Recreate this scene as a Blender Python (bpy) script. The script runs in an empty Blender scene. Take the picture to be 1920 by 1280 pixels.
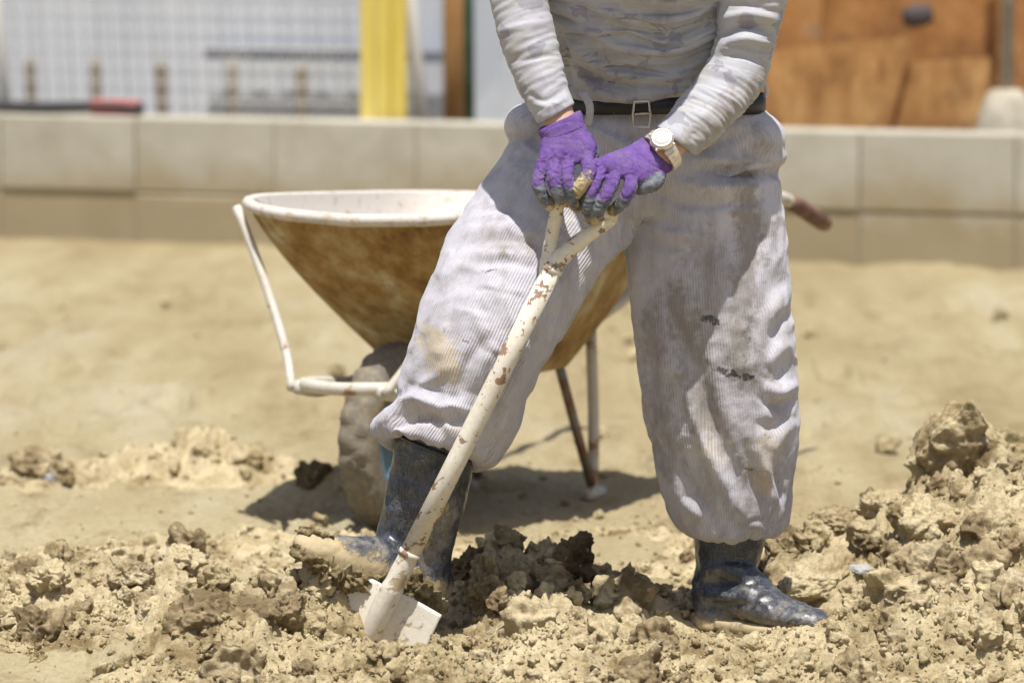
import bpy, math, random
import numpy as np
from mathutils import Vector, Matrix

R = math.radians
S = bpy.context.scene
COL = S.collection
random.seed(7)
rng = np.random.default_rng(11)

# ------------------------------------------------------------------ camera
CAM = np.array([0.0, -8.0, 1.4])
TILT = R(6.07)
FPX = 8000.0                       # focal length in pixels of a 1920 wide frame
cd = bpy.data.cameras.new('camera')
cam = bpy.data.objects.new('camera', cd)
COL.objects.link(cam)
cam.location = CAM
cam.rotation_euler = (math.pi / 2 - TILT, 0, 0)
cd.sensor_width = 36
cd.sensor_fit = 'HORIZONTAL'
cd.lens = FPX / 1920 * 36
cd.clip_start = 0.1
cd.clip_end = 2000
cd.dof.use_dof = True
cd.dof.focus_distance = 7.78
cd.dof.aperture_fstop = 3.8
S.camera = cam

# ------------------------------------------------------------------ light
SUN = np.array([0.02, -0.33, 1.0]); SUN = SUN / np.linalg.norm(SUN)
sd = bpy.data.lights.new('sun', 'SUN')
sd.energy = 4.6
sd.angle = R(0.53)
sd.color = (1.0, 0.965, 0.905)
sun = bpy.data.objects.new('sun', sd)
COL.objects.link(sun)
sun.rotation_euler = Vector(SUN).to_track_quat('Z', 'Y').to_euler()
sun.location = (2, -2, 8)
w = bpy.data.worlds.new('World'); S.world = w; w.use_nodes = True
wn = w.node_tree.nodes
sky = wn.new('ShaderNodeTexSky')
sky.sky_type = 'NISHITA'; sky.sun_disc = False
sky.sun_elevation = math.asin(SUN[2])
sky.sun_rotation = math.atan2(SUN[0], SUN[1])
sky.air_density = 1.0; sky.dust_density = 3.0; sky.ozone_density = 1.0
bg = wn['Background']
bg.inputs['Strength'].default_value = 0.082
w.node_tree.links.new(sky.outputs['Color'], bg.inputs['Color'])
S.view_settings.view_transform = 'Standard'
S.view_settings.look = 'None'
S.view_settings.gamma = 1
S.view_settings.use_curve_mapping = False
S.view_settings.exposure = 0.36

# ------------------------------------------------------------------ helpers
ct, st = math.cos(TILT), math.sin(TILT)
def W(px, py, y):
    """point of the place at depth y that the camera sees at pixel px,py (1920x1280)"""
    r = (px - 960) / FPX; u = -(py - 640) / FPX
    d = np.array([r, ct + u * st, -st + u * ct])
    t = (y - CAM[1]) / d[1]
    return CAM + d * t
def proj(P):
    q = P - CAM
    f = q[:, 1] * ct - q[:, 2] * st
    u = q[:, 1] * st + q[:, 2] * ct
    return np.stack([960 + FPX * q[:, 0] / f, 640 - FPX * u / f], 1)
def norm(v):
    v = np.asarray(v, float); return v / (np.linalg.norm(v) + 1e-12)
def sstep(a, b, x):
    t = np.clip((x - a) / (b - a), 0, 1); return t * t * (3 - 2 * t)

_r = np.random.default_rng(3)
PERM = np.concatenate([_r.permutation(256)] * 3).astype(np.int32)
GRAD = _r.normal(size=(256, 3)); GRAD /= np.linalg.norm(GRAD, axis=1)[:, None]
PNT = _r.random((256, 3))
def _h(ix, iy, iz):
    return PERM[PERM[PERM[ix & 255] + (iy & 255)] + (iz & 255)]
def pn(p, seed=0):
    p = np.asarray(p, float) + seed * 17.37
    i = np.floor(p).astype(np.int32); f = p - i
    u = f * f * f * (f * (f * 6 - 15) + 10)
    res = 0
    for dx in (0, 1):
        wx = u[:, 0] if dx else 1 - u[:, 0]
        for dy in (0, 1):
            wy = u[:, 1] if dy else 1 - u[:, 1]
            for dz in (0, 1):
                wz = u[:, 2] if dz else 1 - u[:, 2]
                g = GRAD[_h(i[:, 0] + dx, i[:, 1] + dy, i[:, 2] + dz)]
                dd = (f[:, 0] - dx) * g[:, 0] + (f[:, 1] - dy) * g[:, 1] + (f[:, 2] - dz) * g[:, 2]
                res = res + wx * wy * wz * dd
    return res * 1.6
def fbm(p, octv=4, gain=0.5, seed=0):
    a = 1.0; s = 0; p = np.asarray(p, float)
    for k in range(octv):
        s = s + a * pn(p, seed + k); p = p * 2.03; a *= gain
    return s
def worley(p, seed=0, flat=False):
    p = np.asarray(p, float) + seed * 9.71
    i = np.floor(p).astype(np.int32)
    f1 = np.full(len(p), 9.0)
    for dx in (-1, 0, 1):
        for dy in (-1, 0, 1):
            for dz in ((0,) if flat else (-1, 0, 1)):
                c = i + np.array([dx, dy, dz])
                q = c + PNT[_h(c[:, 0], c[:, 1], c[:, 2])]
                d = q - p
                if flat: d[:, 2] = 0
                f1 = np.minimum(f1, (d * d).sum(1))
    return np.sqrt(f1)

def mesh_np(name, V, F, smooth=True):
    V = np.ascontiguousarray(V, dtype=np.float32); F = np.ascontiguousarray(F, dtype=np.int32)
    me = bpy.data.meshes.new(name)
    me.vertices.add(len(V)); me.vertices.foreach_set('co', V.ravel())
    m, k = F.shape
    me.loops.add(m * k); me.loops.foreach_set('vertex_index', F.ravel())
    me.polygons.add(m); me.polygons.foreach_set('loop_start', np.arange(0, m * k, k, dtype=np.int32))
    if smooth: me.polygons.foreach_set('use_smooth', np.ones(m, bool))
    me.update(calc_edges=True)
    return me
def coords(me):
    a = np.empty(len(me.vertices) * 3, np.float32); me.vertices.foreach_get('co', a)
    return a.reshape(-1, 3).astype(float)
def normals(me):
    a = np.empty(len(me.vertices) * 3, np.float32); me.vertices.foreach_get('normal', a)
    return a.reshape(-1, 3).astype(float)
def setco(me, V):
    me.vertices.foreach_set('co', np.ascontiguousarray(V, np.float32).ravel()); me.update()
def attr(me, name, val):
    a = me.attributes.new(name, 'FLOAT', 'POINT')
    a.data.foreach_set('value', np.ascontiguousarray(val, np.float32))
def smooth_np(me, it, lam=0.5):
    e = np.empty(len(me.edges) * 2, np.int32); me.edges.foreach_get('vertices', e); e = e.reshape(-1, 2)
    V = coords(me); n = len(V)
    cnt = np.bincount(e.ravel(), minlength=n)[:, None].clip(1)
    for _ in range(it):
        s = np.stack([np.bincount(e[:, 0], V[e[:, 1], k], n) + np.bincount(e[:, 1], V[e[:, 0], k], n) for k in range(3)], 1)
        V = V + lam * (s / cnt - V)
    setco(me, V)

class MB:
    """collects shapes, then links them as one mesh object"""
    def __init__(s): s.v = []; s.f = []
    def add(s, V, F):
        o = len(s.v); s.v += [tuple(map(float, p)) for p in V]; s.f += [tuple(i + o for i in f) for f in F]; return s
    def loft(s, rings, n=24, cap=True, ex=1.0, closed=False):
        V = []; F = []
        for c, a, b in rings:
            c, a, b = map(np.asarray, (c, a, b))
            for k in range(n):
                t = 2 * math.pi * k / n; x, y = math.cos(t), math.sin(t)
                if ex != 1.0:
                    x = math.copysign(abs(x) ** ex, x); y = math.copysign(abs(y) ** ex, y)
                V.append(c + a * x + b * y)
        m = len(rings)
        for i in range(m if closed else m - 1):
            j = (i + 1) % m
            for k in range(n):
                k2 = (k + 1) % n
                F.append((i * n + k, i * n + k2, j * n + k2, j * n + k))
        if cap and not closed:
            V.append(np.asarray(rings[0][0])); V.append(np.asarray(rings[-1][0]))
            for k in range(n):
                k2 = (k + 1) % n
                F.append((k2, k, m * n)); F.append(((m - 1) * n + k, (m - 1) * n + k2, m * n + 1))
        return s.add(V, F)
    def tube(s, pts, r, n=12, cap=True, closed=False, ex=1.0, flat=1.0, up=None):
        pts = [np.asarray(p, float) for p in pts]; m = len(pts)
        rr = r if hasattr(r, '__len__') else [r] * m
        rings = []; u = None
        for i, p in enumerate(pts):
            if closed: t = norm(pts[(i + 1) % m] - pts[i - 1])
            else: t = norm(pts[min(i + 1, m - 1)] - pts[max(i - 1, 0)])
            if u is None:
                u = np.asarray(up, float) if up is not None else (np.array([0, 0, 1.]) if abs(t[2]) < .9 else np.array([0, 1., 0]))
            u = norm(u - t * u.dot(t)); b = np.cross(t, u)
            rings.append((p, u * rr[i], b * rr[i] * flat))
        return s.loft(rings, n, cap, ex, closed)
    def ball(s, c, r, n=14, m=9, ax=None):
        c = np.asarray(c, float); r = np.asarray([r] * 3 if not hasattr(r, '__len__') else r, float)
        V = [c + (0, 0, r[2])]; F = []
        A = np.eye(3) if ax is None else np.asarray(ax)
        V = [c + A.T @ np.array([0, 0, r[2]])]
        for i in range(1, m):
            t = math.pi * i / m
            for k in range(n):
                q = 2 * math.pi * k / n
                V.append(c + A.T @ np.array([r[0] * math.sin(t) * math.cos(q), r[1] * math.sin(t) * math.sin(q), r[2] * math.cos(t)]))
        V.append(c - A.T @ np.array([0, 0, r[2]]))
        for k in range(n):
            k2 = (k + 1) % n
            F.append((0, 1 + k, 1 + k2))
            for i in range(m - 2):
                F.append((1 + i * n + k, 1 + (i + 1) * n + k, 1 + (i + 1) * n + k2, 1 + i * n + k2))
            F.append((len(V) - 1, 1 + (m - 2) * n + k2, 1 + (m - 2) * n + k))
        return s.add(V, F)
    def chain(s, pts, r):
        """rounded tapered limb: balls joined by cones"""
        for i in range(len(pts)):
            s.ball(pts[i], r[i])
            if i: s.tube([pts[i - 1], pts[i]], [r[i - 1], r[i]], 14)
        return s
    def box(s, c, h, M=None):
        V = [np.array([x, y, z]) * np.asarray(h, float) for x in (-1, 1) for y in (-1, 1) for z in (-1, 1)]
        if M is not None: V = [np.asarray(M) @ v for v in V]
        V = [v + np.asarray(c, float) for v in V]
        return s.add(V, [(0, 1, 3, 2), (4, 6, 7, 5), (0, 4, 5, 1), (2, 3, 7, 6), (0, 2, 6, 4), (1, 5, 7, 3)])
    def mesh(s, name, smooth=True):
        me = bpy.data.meshes.new(name); me.from_pydata(s.v, [], s.f); me.update()
        if smooth: me.polygons.foreach_set('use_smooth', np.ones(len(me.polygons), bool))
        return me

def catmull(rows, sub=4):
    a = np.asarray(rows, float); out = []
    n = len(a)
    for i in range(n - 1):
        p0, p1, p2, p3 = a[max(i - 1, 0)], a[i], a[i + 1], a[min(i + 2, n - 1)]
        for k in range(sub):
            t = k / sub
            out.append(.5 * ((2 * p1) + (-p0 + p2) * t + (2 * p0 - 5 * p1 + 4 * p2 - p3) * t * t + (-p0 + 3 * p1 - 3 * p2 + p3) * t ** 3))
    out.append(a[-1]); return np.array(out)
def rings_px(rows, sub=4):
    """rows: left px,py, right px,py, depth y, half depth -> elliptic rings whose outline passes those pixels"""
    out = []
    for r in catmull(rows, sub):
        a = W(r[0], r[1], r[4]); b = W(r[2], r[3], r[4])
        h = (b - a) / 2
        out.append(((a + b) / 2, h, np.array([0, r[5], -(r[6] if len(r) > 6 else 0.0)])))
    return out
def voxel(mb, size, it=4, name='shape'):
    me = mb.mesh(name)
    o = bpy.data.objects.new('tmp', me); COL.objects.link(o)
    m = o.modifiers.new('r', 'REMESH'); m.mode = 'VOXEL'; m.voxel_size = size; m.use_smooth_shade = True
    dg = bpy.context.evaluated_depsgraph_get()
    res = bpy.data.meshes.new_from_object(o.evaluated_get(dg))
    bpy.data.objects.remove(o); bpy.data.meshes.remove(me)
    res.name = name
    if it: smooth_np(res, it)
    return res
def seg_dist(P, pts):
    """distance of points to a polyline, and the position along it 0..1"""
    pts = np.asarray(pts, float)
    L = np.concatenate([[0], np.cumsum(np.linalg.norm(np.diff(pts, axis=0), axis=1))])
    best = np.full(len(P), 1e9); tt = np.zeros(len(P))
    for i in range(len(pts) - 1):
        a, b = pts[i], pts[i + 1]; ab = b - a
        t = np.clip(((P - a) @ ab) / (ab @ ab + 1e-12), 0, 1)
        d = np.linalg.norm(P - a - t[:, None] * ab, axis=1)
        k = d < best; best[k] = d[k]; tt[k] = (L[i] + t[k] * (L[i + 1] - L[i])) / L[-1]
    return best, tt
def folds(me, strokes, front=0.25, gain=1.0):
    """raise or sink cloth folds along curves: (points, width px, height m[, sharp])"""
    V = coords(me); N = normals(me); Q = proj(V)
    f = sstep(front, front - 0.3, N[:, 1])
    D = np.zeros(len(V))
    for st_ in strokes:
        pts, wd, am = st_[0], st_[1], st_[2]
        pts = catmull(pts, 5) if len(pts) > 2 else np.array(pts, float)
        lo = pts.min(0) - wd * 3; hi = pts.max(0) + wd * 3
        k = np.where(((Q > lo) & (Q < hi)).all(1))[0]
        if not len(k): continue
        d, t = seg_dist(Q[k], pts)
        tap = np.sin(np.pi * np.clip(t, .02, .98)) ** .6
        D[k] += am * gain * tap * np.exp(-(d / wd) ** 2)
    setco(me, V + N * (D * f)[:, None])
def paint(me, strokes, seed=0):
    Q = proj(coords(me)); D = np.zeros(len(Q)); n = fbm(np.c_[Q / 14., np.zeros(len(Q))], 4, .6, seed)
    for pts, wd, am in strokes:
        pts = np.array(pts, float)
        if len(pts) == 1: pts = np.vstack([pts, pts + 1])
        d, t = seg_dist(Q, pts)
        D = np.maximum(D, am * sstep(1.15, .25, d / wd + n * .55))
    return D

def link(name, me, m=None, parent=None):
    o = bpy.data.objects.new(name, me); COL.objects.link(o)
    if m is not None and me is not None:
        me.materials.clear(); me.materials.append(m)
    if parent is not None:
        o.parent = parent
        o.matrix_parent_inverse = Matrix.Translation(-Vector(parent.location)) if parent.type == 'EMPTY' else Matrix.Identity(4)
    return o
def tag(o, label, cat, group=None):
    o['label'] = label; o['category'] = cat
    if group: o['group'] = group
    return o
def thing(name, label, cat, loc, group=None):
    o = bpy.data.objects.new(name, None); COL.objects.link(o); o.location = loc; o.empty_display_size = .1
    return tag(o, label, cat, group)
def lin(r, g, b):
    f = lambda c: (c / 12.92 if c <= .04045 else ((c + .055) / 1.055) ** 2.4)
    return (f(r / 255), f(g / 255), f(b / 255), 1)

# ------------------------------------------------------------------ materials
class M:
    def __init__(s, name, rough=.85, spec=.3, metal=0):
        s.m = bpy.data.materials.new(name); s.m.use_nodes = True
        s.t = s.m.node_tree; s.b = s.t.nodes['Principled BSDF']
        s.b.inputs['Roughness'].default_value = rough
        s.b.inputs['Specular IOR Level'].default_value = spec
        s.b.inputs['Metallic'].default_value = metal
        s.pos = s.t.nodes.new('ShaderNodeNewGeometry').outputs['Position']
        s.h = None
    def n(s, ty): return s.t.nodes.new(ty)
    def l(s, a, b): s.t.links.new(a, b)
    def put(s, sock, v):
        if isinstance(v, bpy.types.NodeSocket): s.l(v, sock)
        else: sock.default_value = v
    def obj(s):
        return s.n('ShaderNodeTexCoord').outputs['Object']
    def scale(s, v, co=None):
        n = s.n('ShaderNodeVectorMath'); n.operation = 'MULTIPLY'
        s.l(co or s.pos, n.inputs[0]); n.inputs[1].default_value = v; return n.outputs[0]
    def noise(s, sc, det=4, ro=.55, co=None, dist=0):
        n = s.n('ShaderNodeTexNoise'); n.inputs['Scale'].default_value = sc; n.inputs['Detail'].default_value = det
        n.inputs['Roughness'].default_value = ro; n.inputs['Distortion'].default_value = dist
        s.l(co or s.pos, n.inputs['Vector']); return n.outputs['Fac']
    def vor(s, sc, feat='F1', co=None, out='Distance'):
        n = s.n('ShaderNodeTexVoronoi'); n.feature = feat; n.inputs['Scale'].default_value = sc
        s.l(co or s.pos, n.inputs['Vector']); return n.outputs[out]
    def ramp(s, fac, stops, interp='LINEAR'):
        n = s.n('ShaderNodeValToRGB'); r = n.color_ramp; r.interpolation = interp
        while len(r.elements) < len(stops): r.elements.new(.5)
        for e, (p, c) in zip(r.elements, stops):
            e.position = p; e.color = c if hasattr(c, '__len__') else (c, c, c, 1)
        s.put(n.inputs[0], fac); return n.outputs[0]
    def mix(s, fac, a, b, mode='MIX'):
        n = s.n('ShaderNodeMix'); n.data_type = 'RGBA'; n.blend_type = mode
        s.put(n.inputs[0], fac); s.put(n.inputs[6], a); s.put(n.inputs[7], b); return n.outputs[2]
    def math(s, op, a, b=0.0, c=None):
        n = s.n('ShaderNodeMath'); n.operation = op
        s.put(n.inputs[0], a); s.put(n.inputs[1], b)
        if c is not None: s.put(n.inputs[2], c)
        return n.outputs[0]
    def at(s, name):
        n = s.n('ShaderNodeAttribute'); n.attribute_name = name; return n.outputs['Fac']
    def color(s, c): s.put(s.b.inputs['Base Color'], c); return s
    def rough(s, c): s.put(s.b.inputs['Roughness'], c); return s
    def bump(s, h, dist, strength=1.0):
        n = s.n('ShaderNodeBump'); n.inputs['Distance'].default_value = dist; n.inputs['Strength'].default_value = strength
        s.l(h, n.inputs['Height'])
        if s.h is not None: s.l(s.h, n.inputs['Normal'])
        s.h = n.outputs[0]; s.l(s.h, s.b.inputs['Normal']); return s

def soil_mat(name, pale, mid, dark, shift=0.0):
    m = M(name, .95, .15)
    med = m.noise(11, 6, .68, None, .6); big = m.noise(3.1, 4, .6); fine = m.noise(95, 5, .72)
    f = m.math('ADD', m.math('MULTIPLY', med, .62), m.math('MULTIPLY', big, .38))
    c = m.ramp(m.math('SUBTRACT', f, shift), [(.40, dark), (.475, mid), (.57, pale)])
    c = m.mix(m.ramp(fine, [(.33, .5), (.50, 0.)]), c, dark)
    c = m.mix(m.ramp(m.noise(45, 3, .5), [(.66, 0.), (.72, .5)]), c, lin(205, 196, 178))
    c = m.mix(m.ramp(m.noise(31, 4, .6), [(.64, 0.), (.74, .35)]), c, (.42, .27, .10, 1))
    m.color(c)
    m.bump(m.noise(48, 6, .72), .010, .9)
    m.bump(m.noise(240, 4, .7), .0035, .9)
    return m.m
m_soil = soil_mat('dry_soil', (.63, .53, .335, 1), (.475, .385, .225, 1), (.24, .178, .09, 1))
m_soil_shade = soil_mat('shade_dark_soil', (.25, .185, .10, 1), (.17, .125, .068, 1), (.085, .06, .033, 1))  # soil darkened to paint cast shade onto the clods that use it
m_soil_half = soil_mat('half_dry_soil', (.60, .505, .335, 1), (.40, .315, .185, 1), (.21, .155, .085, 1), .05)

def ground_mat():
    m = M('packed_ground', .95, .12)
    stretch = m.scale((1, .22, 1))
    big = m.noise(.55, 5, .6, stretch); mid_ = m.noise(3.0, 6, .65, stretch); fine = m.noise(60, 6, .7)
    c = m.ramp(m.math('ADD', m.math('MULTIPLY', big, .55), m.math('MULTIPLY', mid_, .45)),
               [(.38, (.31, .25, .14, 1)), (.46, (.395, .33, .20, 1)), (.54, (.45, .39, .25, 1)), (.64, (.50, .46, .345, 1))])
    c = m.mix(m.ramp(fine, [(.36, .5), (.55, 0.)]), c, (.31, .23, .12, 1))
    c = m.mix(m.ramp(m.noise(7, 5, .7, m.scale((1, .4, 1))), [(.36, .75), (.47, 0.)]), c, (.26, .195, .105, 1))
    sp = m.n('ShaderNodeSeparateXYZ'); m.l(m.pos, sp.inputs[0])
    dmp = m.math('ADD', sp.outputs['Y'], m.math('MULTIPLY', m.math('SUBTRACT', m.noise(.8, 4, .6, m.scale((1, .35, 1))), .5), 5.))
    dmp = m.math('DIVIDE', dmp, 10.)                      # the yard stays moist further back
    c = m.mix(m.ramp(dmp, [(.12, 0.), (.34, .8), (.95, 1.)]), c, m.mix(.62, c, m.ramp(m.noise(2.2, 6, .65, stretch), [(.36, (.23, .175, .085, 1)), (.52, (.33, .268, .148, 1)), (.64, (.41, .365, .25, 1))])))
    m.color(c)
    m.bump(m.noise(7, 5, .6, m.scale((1, .45, 1))), .05, .5)
    m.bump(m.noise(60, 6, .7), .010, .8)
    m.bump(m.noise(330, 4, .65), .003, .7)
    return m.m
m_ground = ground_mat()

def mud_over(m, base, attrname=None, lo=.52, hi=.60, sc=26, col=(.44, .34, .20, 1)):
    f = m.noise(sc, 7, .68)
    if attrname: f = m.math('ADD', f, m.math('SUBTRACT', m.at(attrname), .5))
    mask = m.ramp(f, [(lo, 0.), (hi, 1.)])
    return m.mix(mask, base, m.mix(m.noise(90, 4, .6), (.30, .22, .12, 1), col)), mask

# trousers: lavender grey corduroy with grime and a painted hand shadow
m = M('corduroy', .92, .12)
u = m.at('rib')
rib = m.math('MULTIPLY', m.math('SINE', m.math('MULTIPLY', u, 2 * math.pi / .0054)), m.at('ribmask'))
c = m.ramp(m.noise(5, 4, .6), [(.35, (.485, .475, .53, 1)), (.65, (.555, .545, .60, 1))])
c = m.mix(m.math('MULTIPLY', m.math('MAXIMUM', m.math('MULTIPLY', rib, -1.), 0.), .26), c, (.30, .285, .33, 1))
g = m.ramp(m.math('ADD', m.noise(26, 7, .72, m.scale((1, 1, .42))), m.math('MULTIPLY', m.at('dirt_shade'), .30)), [(.47, 0.), (.84, .72)])
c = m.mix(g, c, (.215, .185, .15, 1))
tan = m.ramp(m.math('ADD', m.noise(9, 5, .65), m.math('MULTIPLY', m.at('tan'), .45)), [(.60, 0.), (.95, .6)])
c = m.mix(tan, c, (.55, .45, .28, 1))
blk = m.ramp(m.math('MULTIPLY', m.at('black'), m.noise(70, 5, .75)), [(.34, 0.), (.5, .85)])
c = m.mix(blk, c, (.035, .035, .03, 1))
specks = m.ramp(m.noise(160, 3, .6), [(.70, 0.), (.76, .5)])
c = m.mix(specks, c, (.28, .24, .19, 1))
m.color(c)
m.b.inputs['Sheen Weight'].default_value = .15
m.bump(rib, .0007, .7); m.bump(m.noise(60, 5, .6), .004, .5)
m_cord = m.m

# shirt: washed camouflage jersey
m = M('camouflage_jersey', .68, .3)
co = m.scale((1, 1, 1.35))
def cell(sc, dist, th, seed):
    n = m.n('ShaderNodeVectorMath'); n.operation = 'ADD'; m.l(co, n.inputs[0]); n.inputs[1].default_value = (seed, seed * .7, seed * 1.3)
    return m.ramp(m.noise(sc, 2.2, .55, n.outputs[0], dist), [(th, 0.), (th + .012, 1.)])
c = (.415, .42, .452, 1)
c = m.mix(cell(17, .5, .52, 3.1), c, (.385, .378, .42, 1))
c = m.mix(cell(21, .6, .57, 8.7), c, (.405, .402, .405, 1))
c = m.mix(cell(19, .5, .60, 14.2), c, (.30, .295, .34, 1))
c = m.mix(cell(15, .3, .685, 21.9), c, (.22, .33, .48, 1))
gr = m.ramp(m.math('ADD', m.noise(14, 7, .7), m.math('MULTIPLY', m.at('dirt_shade'), .3)), [(.57, 0.), (.88, .6)])
c = m.mix(gr, c, (.25, .21, .16, 1))
m.color(c)
m.b.inputs['Sheen Weight'].default_value = .1
wv = m.n('ShaderNodeTexChecker'); wv.inputs['Scale'].default_value = 520; m.l(m.pos, wv.inputs['Vector'])
m.bump(m.noise(45, 4, .55), .004, .35); m.bump(wv.outputs['Fac'], .0004, .4)
m_shirt = m.m

# gloves
m = M('knit_glove_with_rubber', .8, .3)
pur = m.ramp(m.noise(40, 4, .6), [(.3, (.115, .058, .235, 1)), (.7, (.19, .105, .35, 1))])
pur = m.mix(m.ramp(m.noise(28, 6, .72), [(.48, 0.), (.72, .42)]), pur, (.27, .22, .25, 1))
pur = m.mix(m.ramp(m.noise(300, 3, .6), [(.35, .35), (.5, 0.)]), pur, (.06, .03, .14, 1))
pur = m.mix(m.ramp(m.at('mauve'), [(.3, 0.), (1., .6)]), pur, (.10, .03, .15, 1))
rub = m.ramp(m.noise(60, 5, .7), [(.35, (.075, .085, .105, 1)), (.62, (.21, .225, .255, 1)), (.75, (.42, .42, .43, 1))])
c = m.mix(m.ramp(m.math('ADD', m.at('coat'), m.math('MULTIPLY', m.math('SUBTRACT', m.noise(90, 4, .6), .5), .5)), [(.44, 0.), (.56, 1.)]), pur, rub)
mm = m.ramp(m.math('ADD', m.at('mud'), m.math('MULTIPLY', m.math('SUBTRACT', m.noise(75, 6, .7), .5), 1.5)), [(.46, 0.), (.62, 1.)])
c = m.mix(mm, c, m.mix(m.noise(140, 4, .6), (.36, .27, .13, 1), (.66, .55, .34, 1)))
m.color(c)
kn = m.n('ShaderNodeTexWave'); kn.inputs['Scale'].default_value = 260; kn.inputs['Distortion'].default_value = 1; m.l(m.at('rib'), kn.inputs['Vector'])
m.rough(m.ramp(m.at('coat'), [(.4, .9), (.6, .5)]))
m.bump(kn.outputs['Fac'], .0006, .6); m.bump(mm, .0018, .8); m.bump(m.noise(220, 4, .7), .001, .7)
m_glove = m.m

# rubber boots
m = M('black_rubber', .3, .7)
c = m.ramp(m.noise(16, 6, .65), [(.36, (.016, .019, .026, 1)), (.58, (.042, .049, .066, 1)), (.78, (.10, .108, .125, 1))])
film = m.ramp(m.math('ADD', m.noise(30, 7, .72), m.math('MULTIPLY', m.at('mud'), .55)), [(.65, 0.), (1., .8)])
c = m.mix(film, c, (.40, .36, .30, 1))
str_ = m.noise(16, 5, .75, m.scale((7, 7, 1.2)))
c = m.mix(m.ramp(str_, [(.485, 0.), (.497, .42), (.509, 0.)]), c, (.38, .38, .38, 1))
sc2 = m.noise(9, 4, .6, m.scale((2, 2, 5)))
c = m.mix(m.ramp(sc2, [(.548, 0.), (.554, .5), (.560, 0.)]), c, (.42, .42, .41, 1))
mk = m.ramp(m.math('ADD', m.noise(38, 7, .7), m.math('MULTIPLY', m.at('mud'), .62)), [(.84, 0.), (.93, 1.)])
c = m.mix(mk, c, m.mix(m.noise(120, 4, .6), (.33, .25, .13, 1), (.56, .46, .29, 1)))
m.color(c); m.rough(m.ramp(m.math('MAXIMUM', mk, film), [(.05, .32), (.6, .9)]))
m.bump(m.noise(25, 3, .5), .004, .3); m.bump(mk, .003, .8); m.bump(m.noise(260, 4, .7), .0012, .4)
m_boot = m.m
m = M('caked_mud', .95, .15)
c = m.ramp(m.noise(28, 6, .7), [(.36, (.115, .085, .042, 1)), (.5, (.24, .185, .095, 1)), (.66, (.46, .38, .235, 1))])
m.color(c); m.bump(m.noise(70, 6, .7), .008, .9); m.bump(m.noise(300, 4, .7), .003, .8)
m_mud = m.m

def paint_mat(name, paint_c, sc, lo, hi, rust=((.20, .12, .075, 1), (.42, .21, .08, 1)), rough=.5, co=None):
    m = M(name, rough, .4)
    f = m.noise(sc, 6, .66, m.scale(co) if co else None)
    f = m.math('ADD', m.math('MULTIPLY', f, .8), m.math('MULTIPLY', m.noise(sc * .16, 2, .5), .22))
    k = m.ramp(f, [(lo, 0.), (hi, 1.)])
    rc = m.mix(m.noise(sc * 2.2, 5, .6), rust[0], rust[1])
    pc = m.mix(m.ramp(m.noise(sc * 1.7, 6, .7), [(.45, 0.), (.75, .55)]), paint_c, tuple(a * b for a, b in zip(paint_c[:3], (.78, .66, .46))) + (1,))
    dots = m.ramp(m.noise(sc * 4, 4, .6), [(.66, 0.), (.70, .8)])
    pc = m.mix(dots, pc, (.42, .32, .19, 1))
    m.color(m.mix(k, pc, rc)); m.rough(m.ramp(k, [(0, rough), (1, .9)]))
    inv = m.ramp(f, [(lo, 1.), (hi, 0.)])
    m.bump(inv, .0012, .9); m.bump(m.noise(sc * 8, 4, .7), .0015, .5)
    return m.m
m_shovel = paint_mat('chipped_white_paint', (.70, .66, .57, 1), 40, .556, .574, rust=((.23, .15, .11, 1), (.36, .22, .13, 1)))
m_blade = paint_mat('muddy_white_blade', (.70, .66, .57, 1), 34, .575, .62, rust=((.36, .28, .16, 1), (.52, .43, .28, 1)))
m_frame = paint_mat('worn_white_paint', (.56, .53, .47, 1), 20, .56, .62)
m_tray_paint = None
m = M('rusty_tray', .85, .25)
f = m.noise(7, 7, .68, m.scale((1, 1, .6)))
c = m.ramp(f, [(.34, (.52, .46, .33, 1)), (.43, (.40, .30, .15, 1)), (.52, (.30, .185, .065, 1)), (.64, (.15, .08, .03, 1))])
c = m.mix(m.ramp(m.noise(30, 5, .7), [(.52, 0.), (.72, .6)]), c, (.17, .085, .03, 1))
c = m.mix(m.ramp(m.math('ADD', m.at('pale'), m.math('MULTIPLY', m.math('SUBTRACT', m.noise(24, 6, .7), .5), .7)), [(.42, 0.), (.58, 1.)]), c,
          m.mix(m.ramp(m.noise(34, 5, .65), [(.58, 0.), (.70, .8)]), (.60, .56, .51, 1), (.40, .25, .15, 1)))
m.color(c); m.bump(m.noise(60, 5, .7), .003, .6)
m_tray = m.m

m = M('muddy_tyre', .85, .25)
c, k = mud_over(m, (.15, .14, .12, 1), None, .36, .74, 60, (.30, .27, .21, 1))
m.color(c); m.bump(m.noise(60, 5, .7), .002, .5)
m_tyre = m.m
m = M('blue_wheel_paint', .5, .4); c, k = mud_over(m, (.16, .27, .36, 1), None, .58, .70, 20); m.color(c); m_blue = m.m
m = M('handle_rubber', .7, .3); m.color(m.ramp(m.noise(25, 5, .6), [(.4, (.11, .055, .04, 1)), (.65, (.25, .14, .10, 1))])); m_grip = m.m
m = M('bare_steel', .6, .5, .6); m.color(m.ramp(m.noise(20, 5, .7), [(.4, (.25, .24, .22, 1)), (.62, (.22, .10, .05, 1))])); m_steel = m.m

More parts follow.
